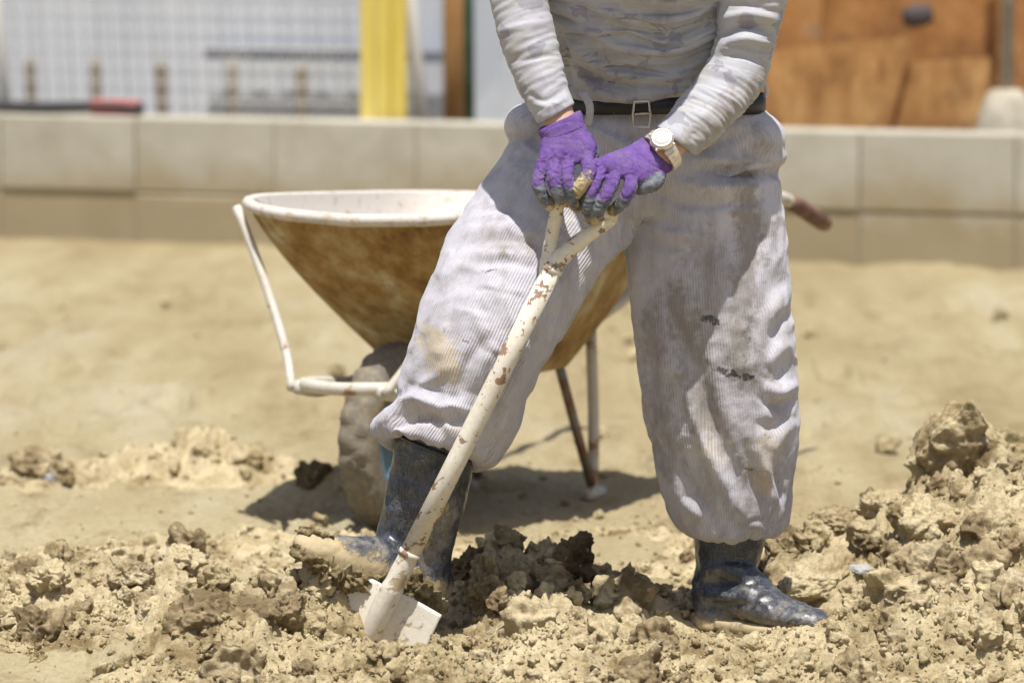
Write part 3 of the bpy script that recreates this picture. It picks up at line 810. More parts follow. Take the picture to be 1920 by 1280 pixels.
ICO = {k: ico(k) for k in (1, 2, 3, 4, 5)}
def clod(seed, dims, sub=5, lump=.5, cuts=5, slab=0, world=.10):
    """a broken lump of clay: dims = half sizes in metres; lumps keep their real size"""
    r = np.random.default_rng(seed); V, F = ICO[sub]; V = V.copy()
    for _ in range(cuts):                                  # flat broken faces
        n = norm(r.normal(size=3)); d = r.uniform(.45, .8)
        k = V @ n; V = V - np.outer(np.maximum(k - d, 0) * .9, n)
    off = r.uniform(0, 50, 3)
    V = V * (1 + .27 * fbm(V * 1.2 + off, 3, .5))[:, None]
    P = V * np.asarray(dims)
    N = norm_rows(V / np.asarray(dims) * np.mean(dims))
    s = float(np.mean(dims))
    big = .6 - worley(P * (1.9 / s) + off, 1)
    am = min(s, .09); k = min(1, s / .03); rg = lambda v: .5 - np.abs(v) * 1.7
    med = .016 * k * rg(pn(P / .030 + off, 2)) + .009 * k * rg(pn(P / .0135 + off, 3))
    sm = .007 * (.5 - worley(P / .0085 + off, 3)) + .0035 * fbm(P / .006 + off, 2, .6) if sub >= 5 else 0
    P = P + N * (lump * (.34 * am * big + 1.3 * med + 1.3 * sm) + .07 * am * fbm(P / .03 + off, 3, .6))[:, None]
    return P, F
def norm_rows(a): return a / (np.linalg.norm(a, axis=1)[:, None] + 1e-12)
def rotm(r):
    from mathutils import Euler
    return np.array(Euler(r).to_matrix())
for k, (px, py, hw, hh, yy, hd, soil_tone, lab, rot) in enumerate(HERO):
    c = W(px, py, yy); sc = (8 + yy) / FPX
    P, F = clod(100 + k, (hw * sc * 1.12, hd * 1.12, hh * sc * 1.12), 5, (.24 if k == 0 else .36) if hw > 60 else .46, 7)
    P = P @ rotm(rot).T
    o = link('soil_clod', mesh_np('clod', P, F), (m_soil, m_soil_shade, m_soil_half)[soil_tone])
    o.location = c
    tag(o, lab, 'soil clod', 'clods of dug soil')
# medium clods: copies of eight shapes
MED = []
for k in range(8):
    P, F = clod(300 + k, np.array([.030, .026, .022]) * np.random.default_rng(k).uniform(.8, 1.25, 3), 4, .55, 4)
    me = mesh_np('clod', P, F); me.materials.append((m_soil, m_soil_half)[k % 2]); MED.append(me)
cand = np.c_[rng.uniform(-1.15, 1.15, 4000), rng.uniform(-.72, 1.0, 4000)]
bk = broken(cand[:, 0], cand[:, 1]); cand = cand[rng.random(4000) < bk ** 2]
qz = proj(np.c_[cand, np.full(len(cand), .06)])
clear = ((np.abs(qz[:, 0] - 735) < 125) & (qz[:, 1] > 1075) & (qz[:, 1] < 1262)) | ((np.abs(qz[:, 0] - 1425) < 165) & (qz[:, 1] > 1080) & (qz[:, 1] < 1235))
cand = cand[~clear][:250]          # keep the blade and the standing boot free
hz = height(cand[:, 0].copy(), cand[:, 1].copy())
for k, (px_, py_) in enumerate(cand):
    o = link('soil_clod', MED[k % 8], None)
    s = float(np.clip(.62 * (rng.random() + .05) ** -.45, .55, 1.8))
    o.location = (px_, py_, hz[k] + .006 * s); o.rotation_euler = rng.uniform(-3, 3, 3); o.scale = (s, s, s)
    zone = 'left' if px_ < -.12 else ('middle' if px_ < .48 else 'right')
    tag(o, {'left': 'small pale clod in the rubble left of the shovel', 'middle': 'small pale clod in the heap between shovel and standing boot',
            'right': 'small pale clod on the heap right of the standing boot'}[zone], 'soil clod', 'small clods ' + zone)
# crumbs nobody could count
def crumbs(n, smin, pw, seed, sub, cap=.022, flatp=.03, area=None):
    r = np.random.default_rng(seed)
    xy = np.c_[r.uniform(-1.25, 1.25, n * 3), -.80 + 3.1 * r.random(n * 3) ** 1.7]
    if area: xy = np.c_[r.uniform(area[0], area[1], n * 3), r.uniform(area[2], area[3], n * 3)]
    b = broken(xy[:, 0], xy[:, 1])
    keep = r.random(n * 3) < np.maximum(b, flatp); xy = xy[keep][:n]; n = len(xy)
    zz = height(xy[:, 0].copy(), xy[:, 1].copy())
    sz = np.minimum(smin * (r.random(n) + .004) ** -pw, cap)
    V0, F0 = ICO[sub]; tmpl = []
    for k in range(12):
        P, _ = clod(500 + k + seed * 20, (1.1, .95, .8), sub, 0, 8)
        P = P * (1 + .35 * fbm(V0 * 2.3 + k * 7, 2, .6))[:, None]
        tmpl.append(P)
    T = np.array(tmpl)[r.integers(0, 12, n)]
    q = r.normal(size=(n, 4)); q /= np.linalg.norm(q, axis=1)[:, None]; a, b_, c, d = q.T
    RM = np.stack([1 - 2 * (c * c + d * d), 2 * (b_ * c - a * d), 2 * (b_ * d + a * c), 2 * (b_ * c + a * d), 1 - 2 * (b_ * b_ + d * d), 2 * (c * d - a * b_), 2 * (b_ * d - a * c), 2 * (c * d + a * b_), 1 - 2 * (b_ * b_ + c * c)], 1).reshape(-1, 3, 3)
    V = np.einsum('nij,nkj->nki', RM, T) * sz[:, None, None] + np.c_[xy, zz + sz * .35][:, None, :]
    nf = len(V0)
    F = (F0[None] + (np.arange(n) * nf)[:, None, None]).reshape(-1, 3)
    return mesh_np('crumbs', V.reshape(-1, 3), F, False)
o = link('soil_crumbs', crumbs(4200, .0052, .42, 1, 2, .02, .015), m_soil); o['kind'] = 'stuff'
tag(o, 'loose pale crumbs of soil strewn over the heaps and flats', 'soil')
o = link('soil_grit', crumbs(16000, .0022, .35, 2, 1, .007, .05), m_soil); o['kind'] = 'stuff'
tag(o, 'fine soil grit covering the rubble and bare ground', 'soil')
far = crumbs(300, .003, .55, 3, 2, .035, 1.0, (-2.4, 2.4, .9, 6.5))
o = link('scattered_crumbs', far, m_soil); o['kind'] = 'stuff'
tag(o, 'sparse crumbs scattered over the flat ground behind the worker', 'soil')
for px, py, yy, lab, r1 in ((1612, 1046, .14, 'smooth grey pebble beside the broad smooth clod', .016), (90, 912, 1.95, 'small white grey stone under the long far left clod', .02), (930, 1150, .02, 'small flat stone among the clods between the feet', .014), (1330, 1215, -.1, 'grey pebble just before the standing boot heel', .010)):
    P, F = clod(int(px), (r1 * 1.4, r1, r1 * .8), 4, .12, 3)
    o = link('pebble', mesh_np('pebble', P, F), m_pebble); c = W(px, py, yy)
    c[2] = height(np.array([c[0]]), np.array([c[1]]))[0] + r1 * .3; o.location = c
    tag(o, lab, 'pebble')

# ------------------------------------------------------------------ wheelbarrow
BA = R(28); BO = np.array([-.252, 1.27])
bback = np.array([math.sin(BA), math.cos(BA)]); bside = np.array([math.cos(BA), -math.sin(BA)])
def B(s, l, z):
    p = BO + bback * s + bside * l; return np.array([p[0], p[1], z])
barrow = thing('wheelbarrow', 'rusty single wheeled wheelbarrow with pale rim standing behind the worker', 'wheelbarrow', B(.3, 0, 0))
# tray: rings from the rim down to the floor, double walled
def tray_ring(t, off=0):
    # t 0 rim .. 1 floor
    k = t ** 1.25
    s0 = -.165 + .375 * k; s1 = .80 - .24 * k; hw = .362 - .18 * t ** 1.5; n = 40
    out = []
    for i_ in range(n):
        a_ = 2 * math.pi * i_ / n; ca, sa = math.cos(a_), math.sin(a_)
        e = .42 + .25 * t
        u_ = math.copysign(abs(ca) ** e, ca); v_ = math.copysign(abs(sa) ** e, sa)
        s_ = (s0 + s1) / 2 - (s1 - s0) / 2 * u_ * (1 - off / .4); l_ = hw * v_ * (1 - off / .3)
        front = max(u_, 0) ** 3 * (1 - abs(v_) ** 2 * .9)
        zz = .722 - .400 * t - (.030 * front * (1 - t)) - .050 * (1 - u_) / 2 * (1 - t)
        s_ -= .03 * front * (1 - t)
        out.append(B(s_, l_, zz + off * .8))
    return out
def bowl(ts, off, flip):
    V = []; F = []
    for t in ts: V += tray_ring(t, off)
    n = 40
    for i_ in range(len(ts) - 1):
        for k in range(n):
            q = (i_ * n + k, i_ * n + (k + 1) % n, (i_ + 1) * n + (k + 1) % n, (i_ + 1) * n + k)
            F.append(q if flip else q[::-1])
    c = np.mean(V[-n:], axis=0); V.append(c); L = len(V) - 1; b0 = (len(ts) - 1) * n
    for k in range(n):
        q = (b0 + k, b0 + (k + 1) % n, L); F.append(q if flip else q[::-1])
    return V, F
ts = np.linspace(0, 1, 14)
mb = MB(); mb.add(*bowl(ts, 0, True)); mb.add(*bowl(ts, .012, False))
me = mb.mesh('tray'); n1 = 14 * 40 + 1
pale = np.zeros(len(me.vertices)); pale[n1:] = .85; pale[:40] = .3
attr(me, 'pale', pale)
tray = link('tray', me, m_tray, barrow)
rim = MB().tube(tray_ring(0), .0135, 10, closed=True).mesh('rim'); attr(rim, 'pale', np.full(len(rim.vertices), .60))
link('rim', rim, m_tray, tray)
# wheel
wheel = link('wheel', MB().tube([B(0, -.05, .205), B(0, .05, .205)], .032, 16).mesh('hub'), m_blue, barrow)
axl = np.array([bside[0], bside[1], 0]); fw = np.array([bback[0], bback[1], 0]); up = np.array([0, 0, 1.])
mb = MB(); wc = B(0, 0, .203)
nt = 144; prof = []
for j in range(16):
    a_ = 2 * math.pi * j / 16; prof.append((math.cos(a_), math.sin(a_)))
V = []; F = []
for i_ in range(nt):
    t = 2 * math.pi * i_ / nt; rd = fw * math.cos(t) + up * math.sin(t)
    for j, (ca, sa) in enumerate(prof):
        lug = .0065 if (ca > .5 and (i_ // 3) % 2 == (0 if sa > 0 else 1)) else 0
        V.append(wc + rd * (.164 + .040 * math.copysign(abs(ca) ** .8, ca) + lug) + axl * .043 * math.copysign(abs(sa) ** .75, sa))
for i_ in range(nt):
    for j in range(16):
        F.append((i_ * 16 + j, i_ * 16 + (j + 1) % 16, ((i_ + 1) % nt) * 16 + (j + 1) % 16, ((i_ + 1) % nt) * 16 + j))
mb.add(V, F); link('tyre', mb.mesh('tyre'), m_tyre, wheel)
mb = MB(); rings = []
for l_, r1 in ((-.034, .124), (-.028, .127), (-.012, .112), (-.012, .035), (.012, .035), (.012, .112), (.028, .127), (.034, .124), (.027, .134), (-.027, .134)):
    rings.append((B(0, l_, .203), fw * r1, up * r1))
mb.loft(rings, 32, False, 1, True); link('wheel_rim', mb.mesh('wheel_rim'), m_blue, wheel)
# frame: two tubes from the nose guard back to the handles
for sg in (-1, 1):
    pts = catmull([B(-.255, .10 * sg, .335), B(-.10, .115 * sg, .315), B(.20, .13 * sg, .335), B(.55, .20 * sg, .42), B(.95, .28 * sg, .585), B(1.20, .30 * sg, .655), B(1.33, .305 * sg, .655), B(1.42, .305 * sg, .635), B(1.60, .305 * sg, .575)], 4)
    link('handle_tube', MB().tube(pts, .016, 12).mesh('tube'), m_frame, barrow)
    link('grip', MB().tube([B(1.40, .305 * sg, .642), B(1.44, .305 * sg, .630), B(1.60, .305 * sg, .576), B(1.62, .305 * sg, .569)], [.019, .0215, .0215, .018], 14).mesh('grip'), m_grip, barrow)
    # fork plates carrying the axle
    link('fork', MB().tube([B(0, .078 * sg, .205), B(.02, .10 * sg, .26), B(.03, .118 * sg, .32)], [.02, .018, .016], 10).mesh('fork'), m_frame, barrow)
    # brace rod from the front corner of the rim to the nose guard
    link('brace_rod', MB().tube(catmull([B(-.118, .335 * sg, .705), B(-.15, .25 * sg, .56), B(-.205, .16 * sg, .41), B(-.255, .115 * sg, .33)], 4), .0105, 10).mesh('rod'), m_frame, barrow)
    # leg: straight back post and slanting strut meeting at the foot
    link('leg', MB().tube(catmull([B(.62, .16 * sg, .40), B(.645, .155 * sg, .20), B(.655, .15 * sg, .02), B(.655, .15 * sg, .0)], 3), .0135, 10).mesh('leg'), m_frame, barrow)
    link('leg_strut', MB().tube([B(.47, .15 * sg, .345), B(.56, .15 * sg, .18), B(.645, .15 * sg, .03)], .0115, 10).mesh('strut'), m_steel, barrow)
    link('foot', MB().tube([B(.62, .15 * sg, .006), B(.70, .15 * sg, .006)], .014, 10).mesh('foot'), m_frame, barrow)
# nose guard round the front of the wheel
pts = catmull([B(-.02, -.10, .32), B(-.17, -.105, .335), B(-.245, -.09, .34), B(-.268, 0, .338), B(-.245, .09, .34), B(-.17, .105, .335), B(-.02, .10, .32)], 5)
link('nose_guard', MB().tube(pts, .0145, 12, flat=.8).mesh('guard'), m_frame, barrow)
link('cross_bar', MB().tube([B(.20, -.15, .085), B(.40, -.15, .085), B(.60, -.15, .085)], .010, 10).mesh('bar'), m_steel, barrow)

# ------------------------------------------------------------------ the worker
person = thing('person', 'worker in camouflage shirt and grey corduroy trousers pushing a shovel into the soil', 'person', W(1200, 1190, 0))
def limbs_u(V, axes):
    """angle round the nearest limb axis, times its girth: runs the cord ribs along the limb"""
    best = np.full(len(V), 1e9); second = best.copy(); u_ = np.zeros(len(V))
    for pts, rad in axes:
        pts = np.asarray(pts); d, t = seg_dist(V, pts)
        t3 = norm(pts[-1] - pts[0]); e1 = norm(np.array([1, 0, 0]) - t3 * t3[0]); e2 = np.cross(t3, e1)
        L = np.concatenate([[0], np.cumsum(np.linalg.norm(np.diff(pts, axis=0), axis=1))]); L /= L[-1]
        c = np.stack([np.interp(t, L, pts[:, k]) for k in range(3)], 1)
        q = V - c; ang = np.arctan2(q @ e1, -(q @ e2)) if (e2[1] > 0) else np.arctan2(q @ e1, q @ e2)
        second = np.minimum(second, np.maximum(best, d / rad)); k = d / rad < best; best[k] = (d / rad)[k]; u_[k] = (ang * rad)[k]
    return u_, sstep(1.02, 1.22, second / best)

# body under the clothes: one continuous figure
mb = MB()
pel = W(1215, 260, .03); chest = W(1215, -100, -.12); neck = W(1205, -275, -.22); head = W(1205, -390, -.29)
mb.loft([(W(1215, 330, .03), (.13, 0, 0), (0, .085, 0)), (pel, (.145, 0, 0), (0, .09, 0)), (W(1215, 150, .02), (.13, 0, 0), (0, .085, 0)), (chest, (.15, 0, 0), (0, .09, 0)), (W(1210, -220, -.19), (.17, 0, 0), (0, .09, 0)), (neck, (.06, 0, 0), (0, .06, 0))], 20)
mb.chain([neck + np.array([0, .02, -.05]), neck, head + np.array([0, .03, -.04])], [.065, .058, .06])
mb.ball(head, (.076, .098, .112)); mb.ball(head + np.array([0, -.05, -.055]), (.056, .05, .055))
mb.chain([head + np.array([0, -.096, .01]), head + np.array([0, -.116, -.022])], [.011, .014])
mb.ball(head + np.array([0, -.092, -.062]), (.026, .012, .008)); mb.ball(head + np.array([0, -.088, -.074]), (.022, .012, .007))
for sg in (-1, 1):
    mb.ball(head + np.array([.032 * sg, -.082, .008]), (.016, .012, .010)); mb.ball(head + np.array([.078 * sg, .01, -.01]), (.012, .02, .032))
    mb.ball(head + np.array([.032 * sg, -.086, .03]), (.022, .010, .007))
AW = [W(1000, -200, -.19), W(970, -20, -.19), W(1000, 106, -.225), W(1042, 200, -.262), W(1056, 245, -.28)]
BW = [W(1415, -200, -.19), W(1408, 45, -.165), W(1373, 150, -.185), W(1300, 234, -.235), W(1246, 282, -.266), W(1205, 308, -.285)]
mb.chain(AW, [.045, .030, .028, .030, .029]); mb.chain(BW, [.045, .030, .030, .028, .028, .028])
LL = [W(1110, 300, .02), W(905, 600, -.17), W(828, 850, -.13), W(785, 1055, -.135), W(700, 1058, -.16)]
RL = [W(1320, 300, .03), W(1345, 640, .0), W(1368, 1000, .03), W(1362, 1130, .03), W(1400, 1152, -.02)]
mb.chain(LL, [.085, .06, .036, .030, .022]); mb.chain(RL, [.085, .06, .040, .032, .022])
body = link('body', voxel(mb, .006, 3, 'body'), m_skin, person)
hat = MB(); hat.loft([(head + np.array([0, .0, .03 + dz]), (r1 * .95, 0, 0), (0, r1 * 1.12, 0)) for dz, r1 in ((0, .098), (.03, .096), (.07, .085), (.10, .06), (.118, .02))], 24)
hat.loft([(head + np.array([0, -.045, .034]), (.125, 0, 0), (0, .145, .0)), (head + np.array([0, -.045, .028]), (.125, 0, 0), (0, .145, .0))], 24)
link('cap', voxel(hat, .004, 3, 'cap'), m_darkcloth, person)  # unseen cap above the frame, added for the shade it casts

# ---- trousers
pole = lambda rows: [(W(r_[0], r_[1], r_[4]) + W(r_[2], r_[3], r_[4])) / 2 for r_ in rows]
PEL = [(1050, 168, 1420, 168, .02, .118), (1034, 200, 1430, 198, .02, .119), (1000, 235, 1452, 232, .025, .130), (985, 275, 1462, 275, .03, .142), (985, 320, 1455, 318, .03, .138), (1010, 365, 1458, 360, .03, .13), (1040, 400, 1462, 400, .03, .12)]
LEGL = [(965, 255, 1230, 395, 0.02, 0.135, 0), (930, 310, 1200, 425, -0.005, 0.135, 0), (885, 375, 1168, 462, -0.04, 0.135, 0), (832, 465, 1112, 530, -0.09, 0.135, 0), (792, 560, 1058, 618, -0.13, 0.13, 0), (770, 635, 1018, 682, -0.15, 0.122, 0), (756, 700, 985, 752, -0.15, 0.115, 0.004), (738, 752, 955, 812, -0.145, 0.115, 0.012), (708, 792, 930, 855, -0.14, 0.118, 0.022), (703, 808, 918, 868, -0.14, 0.116, 0.028), (716, 822, 900, 868, -0.14, 0.1, 0.032), (736, 815, 882, 852, -0.14, 0.078, 0.032), (742, 780, 885, 820, -0.14, 0.076, 0.032)]
LEGR = [(1190, 330, 1462, 300, 0.03, 0.135), (1176, 420, 1470, 410, 0.02, 0.13), (1182, 500, 1477, 490, 0.01, 0.128), (1188, 580, 1482, 575, 0.0, 0.128), (1198, 680, 1490, 672, 0.0, 0.128), (1208, 770, 1496, 750, 0.005, 0.128), (1226, 847, 1492, 832, 0.01, 0.125), (1243, 904, 1484, 899, 0.02, 0.12), (1256, 953, 1476, 953, 0.025, 0.113), (1280, 987, 1464, 987, 0.03, 0.1), (1300, 998, 1446, 996, 0.03, 0.082), (1316, 986, 1428, 986, 0.03, 0.062), (1318, 946, 1426, 946, 0.03, 0.06)]
mb = MB()
mb.loft(rings_px(PEL), 48); mb.loft(rings_px(LEGL), 48); mb.loft(rings_px(LEGR), 48)
mb.ball(W(988, 234, .015), (.044, .06, .042)); mb.ball(W(1415, 262, .02), (.058, .09, .055)); mb.ball(W(1440, 290, .03), (.034, .08, .034))
tr = voxel(mb, .0042, 7, 'trousers')
# big soft bagginess, then the folds
V = coords(tr); N = normals(tr); Q = proj(V)
low = sstep(180, 330, Q[:, 1])
big = .003 * pn(V * np.array([7, 7, 3.]), 3) + .0022 * pn(V * np.array([15, 15, 6.]), 5)
ridge = lambda v: (1 - np.abs(v) * 2.2).clip(-1, 1)
cr = .0042 * ridge(pn(np.c_[V[:, 0] * 12 + V[:, 2] * 4, V[:, 1] * 9, V[:, 2] * 9 - V[:, 0] * 8], 12)) + .0022 * ridge(pn(np.c_[V[:, 0] * 22 + V[:, 2] * 9, V[:, 1] * 14, V[:, 2] * 18 - V[:, 0] * 12], 15)) + .002 * fbm(V * 26, 3, .5, 7)
setco(tr, V + N * ((big + cr) * low)[:, None])
FT = [
 # right hip bulge and the crease under it
 ([(1330, 316), (1400, 327), (1475, 322)], 10, -.040), ([(1250, 335), (1320, 350), (1430, 348)], 11, .016), ([(1300, 298), (1380, 304), (1455, 300)], 12, .014),
 ([(1370, 240), (1420, 250), (1462, 275)], 26, .012), ([(1200, 350), (1290, 384), (1440, 376)], 8, -.012),
 # fly and crotch
 ([(1100, 235), (1150, 262), (1210, 300), (1260, 320)], 11, .016), ([(1130, 238), (1190, 258), (1290, 276)], 8, -.011), ([(1270, 290), (1340, 270), (1400, 245)], 9, -.010), ([(1120, 300), (1160, 370), (1172, 430)], 9, -.010),
 ([(1180, 400), (1230, 430), (1300, 440)], 9, .007), ([(1185, 425), (1240, 462), (1330, 470)], 8, -.006), ([(1170, 430), (1185, 520), (1192, 600)], 9, .006),
 # left thigh pulls
 ([(860, 462), (940, 448), (1020, 462)], 9, -.008), ([(850, 440), (930, 425), (1020, 440)], 10, .007), ([(880, 500), (950, 492), (1020, 508)], 8, -.006), ([(850, 482), (930, 475), (1015, 484)], 9, .006),
 ([(900, 390), (960, 398), (1010, 415)], 8, -.006), ([(880, 415), (940, 408), (1000, 420)], 9, .005), ([(815, 520), (860, 500), (920, 508)], 14, .007),
 # knee and shin of the left leg
 ([(915, 630), (878, 680), (858, 740)], 11, -.014), ([(935, 640), (900, 690), (880, 740)], 12, .010), ([(838, 600), (830, 660), (838, 720)], 22, .010), ([(870, 560), (890, 600), (930, 630)], 14, .006),
 ([(980, 660), (950, 720), (925, 790)], 10, -.008), ([(1000, 640), (972, 700), (945, 770)], 12, .007), ([(790, 620), (785, 690), (770, 740)], 12, -.006),
 # left hem
 ([(704, 800), (740, 768), (778, 746), (830, 762), (878, 752)], 10, .019), ([(722, 815), (760, 790), (800, 782), (850, 790), (880, 782)], 9, -.020), ([(775, 735), (800, 715), (830, 700)], 10, .008),
 ([(815, 770), (832, 785), (842, 805)], 6, .014), ([(850, 770), (868, 790), (880, 810)], 8, -.010), ([(900, 780), (890, 820), (895, 862)], 8, .010), ([(925, 770), (912, 820), (915, 862)], 7, -.007), ([(765, 725), (745, 745), (728, 772)], 9, -.007),
 # right shin: long diagonal drape into the hem
 ([(1262, 640), (1290, 740), (1330, 850), (1392, 965), (1440, 998)], 13, .017), ([(1285, 600), (1318, 720), (1352, 830), (1410, 935)], 17, -.020), ([(1225, 560), (1245, 700), (1262, 820)], 17, .010), ([(1265, 575), (1282, 660), (1300, 740)], 14, -.012),
 ([(1418, 830), (1436, 885), (1462, 962)], 11, .015), ([(1392, 820), (1410, 880), (1440, 950)], 11, -.013), ([(1466, 850), (1458, 900), (1474, 960)], 9, -.012),
 ([(1494, 715), (1462, 735), (1430, 722)], 12, .016), ([(1490, 745), (1462, 765), (1425, 752)], 10, -.018), ([(1484, 640), (1455, 660), (1432, 690)], 13, .012), ([(1488, 668), (1468, 700), (1450, 705)], 10, -.012), ([(1490, 590), (1468, 600), (1440, 640)], 10, -.010),
 ([(1476, 530), (1455, 570), (1430, 640)], 12, .009), ([(1498, 790), (1470, 810), (1450, 850)], 12, .010), ([(1480, 780), (1450, 800), (1410, 790)], 9, -.009),
 ([(1245, 880), (1275, 930), (1330, 985)], 12, .012), ([(1262, 840), (1300, 920), (1360, 985)], 12, -.012), ([(1375, 420), (1385, 520), (1378, 640)], 20, -.006), ([(1330, 640), (1345, 740), (1362, 830)], 18, .008),
 ([(1300, 990), (1340, 1002), (1400, 1004)], 9, .008), ([(1240, 470), (1232, 560), (1240, 650)], 16, -.006), ([(1430, 360), (1445, 420), (1440, 480)], 12, .008), ([(1410, 380), (1420, 440), (1415, 500)], 9, -.007),
 # sharp creases and seams
 ([(1166, 400), (1172, 350), (1165, 290), (1160, 240)], 4, .005), ([(1176, 400), (1182, 350), (1175, 290), (1170, 240)], 4, -.005),
 ([(960, 292), (1000, 300), (1060, 330)], 4, -.004), ([(1395, 218), (1420, 260), (1440, 300)], 4, -.005),
 ([(905, 640), (940, 660), (985, 655)], 5, .006), ([(760, 720), (800, 728), (850, 745)], 5, -.007), ([(720, 800), (745, 782), (790, 765)], 4, -.008), ([(835, 745), (852, 762), (885, 770)], 5, .009),
 ([(1462, 420), (1470, 520), (1478, 620)], 4, .004), ([(1210, 780), (1235, 860), (1262, 930)], 5, -.008), ([(1225, 770), (1250, 850), (1280, 925)], 5, .006),
 ([(1420, 700), (1450, 716), (1492, 708)], 4, -.006), ([(1410, 745), (1440, 765), (1490, 775)], 4, .006), ([(1455, 860), (1470, 910), (1468, 975)], 4, .007), ([(1385, 985), (1420, 975), (1460, 985)], 4, -.006),
 ([(1190, 440), (1250, 436), (1320, 448)], 4, .004), ([(880, 540), (930, 545), (985, 560)], 5, -.004), ([(840, 575), (880, 585), (930, 600)], 5, .004),
]
V = coords(tr); N = normals(tr); Q = proj(V)
for ctr, (h0_, h1_), dirn, sd_ in ((pole(LEGR[6:11]), (870, 1000), (0, 1), 3), (pole(LEGL[6:11]), (735, 835), (-.2, .98), 8)):
    d, t = seg_dist(V, np.array(ctr)); c_ = np.mean(ctr, axis=0)
    ang = np.arctan2(V[:, 0] - c_[0], -(V[:, 1] - c_[1]))
    k = (d < .19) & (Q[:, 1] > h0_ - 40) & ((Q[:, 0] > 1170) == (sd_ == 3))
    pl = ridge(pn(np.c_[ang * 3.6 + Q[:, 1] / 260., Q[:, 1] / 170., np.full(len(V), .4)], sd_)) * .0065 + ridge(pn(np.c_[ang * 8 - Q[:, 1] / 200., Q[:, 1] / 120., np.full(len(V), .8)], sd_ + 2)) * .003
    V = V + N * (np.where(k, pl, 0) * sstep(h0_ - 30, h1_, Q[:, 1]))[:, None]
setco(tr, V)
folds(tr, FT, .25, .8)
smooth_np(tr, 2)
V = coords(tr)
u_, rm_ = limbs_u(V, [(pole(LEGL[2:10]), .125), (pole(LEGR[1:10]), .135), ([W(1230, 160, .02), W(1230, 345, .03)], .19)])
attr(tr, 'rib', u_); attr(tr, 'ribmask', rm_)
attr(tr, 'dirt_shade', paint(tr, [([(1395, 330), (1405, 450), (1385, 600), (1395, 720)], 34, 1.), ([(1275, 565), (1300, 690), (1325, 790)], 40, 1.), ([(1225, 600), (1235, 760), (1262, 880)], 34, .75), ([(1330, 480), (1350, 620)], 60, .6), ([(1330, 640), (1400, 690)], 60, .7), ([(1350, 800), (1440, 880)], 60, .45), ([(900, 450), (1000, 470)], 26, .5), ([(945, 475)], 14, 1.), ([(905, 640), (930, 660)], 12, .8), ([(1000, 220), (960, 270)], 20, .4), ([(1440, 280), (1380, 320)], 30, .5), ([(1310, 900), (1420, 960)], 50, .4)], 2))  # grime strokes, plus the hands' cast shadow painted down the right leg
attr(tr, 'tan', paint(tr, [([(815, 640), (838, 690)], 42, 1.), ([(950, 900)], 1, .1), ([(1445, 830), (1430, 900)], 40, .7), ([(1340, 860)], 50, .4), ([(870, 800), (760, 770)], 26, .35)], 6))
attr(tr, 'black', paint(tr, [([(1318, 598), (1345, 605)], 12, 1.), ([(1340, 692), (1405, 708)], 11, 1.), ([(1402, 610), (1395, 690)], 14, .7), ([(1390, 480), (1410, 560)], 16, .55), ([(1400, 880), (1440, 885)], 6, .8), ([(832, 618)], 7, .9), ([(868, 638), (880, 645)], 5, 1.), ([(905, 510), (930, 505)], 5, .9), ([(1380, 975), (1395, 990)], 5, .8), ([(1430, 814), (1445, 820)], 5, .9)], 4))
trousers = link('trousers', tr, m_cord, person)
# belt loops
for (a_, b_, c_) in (((1092, 172), (1106, 200), (1103, 234)),):
    pts = [W(*a_, -.116), W(*b_, -.126), W(*c_, -.116)]
    link('belt_loop', MB().tube(catmull(pts, 4), .0075, 10, flat=.35, up=(1, 0, 0)).mesh('loop'), m_cord, trousers)
pts = [W(1415, 158, -.02), W(1428, 150, -.03), W(1437, 166, -.03), W(1436, 182, -.02)]
link('belt_loop', MB().tube(catmull(pts, 5), .004, 8, flat=.6).mesh('loop'), m_cord, trousers)

# ---- belt
wa = W(1050, 193, .02); wb = W(1422, 192, .02); wcn = (wa + wb) / 2; hw_ = (wb[0] - wa[0]) / 2 + .010
V = []; F = []; n = 72
for k in range(n):
    t = 2 * math.pi * k / n; c_, s_ = math.cos(t), math.sin(t)
    ctr = wcn + np.array([hw_ * c_, .137 * s_, 0]); nn = norm([c_ / hw_, s_ / .137, 0])
    for dz, dr in ((-.017, 0), (-.017, .004), (.017, .004), (.017, 0)):
        V.append(ctr + nn * dr + np.array([0, 0, dz + .002 * math.sin(3 * t)]))
for k in range(n):
    for j in range(4): F.append((k * 4 + j, k * 4 + (j + 1) % 4, ((k + 1) % n) * 4 + (j + 1) % 4, ((k + 1) % n) * 4 + j))
belt = link('belt', MB().add(V, F).mesh('belt'), m_belt, person)
p0 = W(1203, 214, -.1235)
bc = [p0 + np.array([x_, -.006 + .05 * x_ * 0, z_]) for x_, z_ in ((-.014, .023), (.013, .024), (.016, 0), (.013, -.024), (-.014, -.023), (-.016, 0))]
link('buckle', MB().tube(bc, .0026, 8, closed=True).mesh('buckle'), m_buckle, belt)
link('buckle_prong', MB().tube([p0 + np.array([-.013, -.009, .0]), p0 + np.array([.016, -.009, .002])], .0020, 8).mesh('prong'), m_buckle, belt)

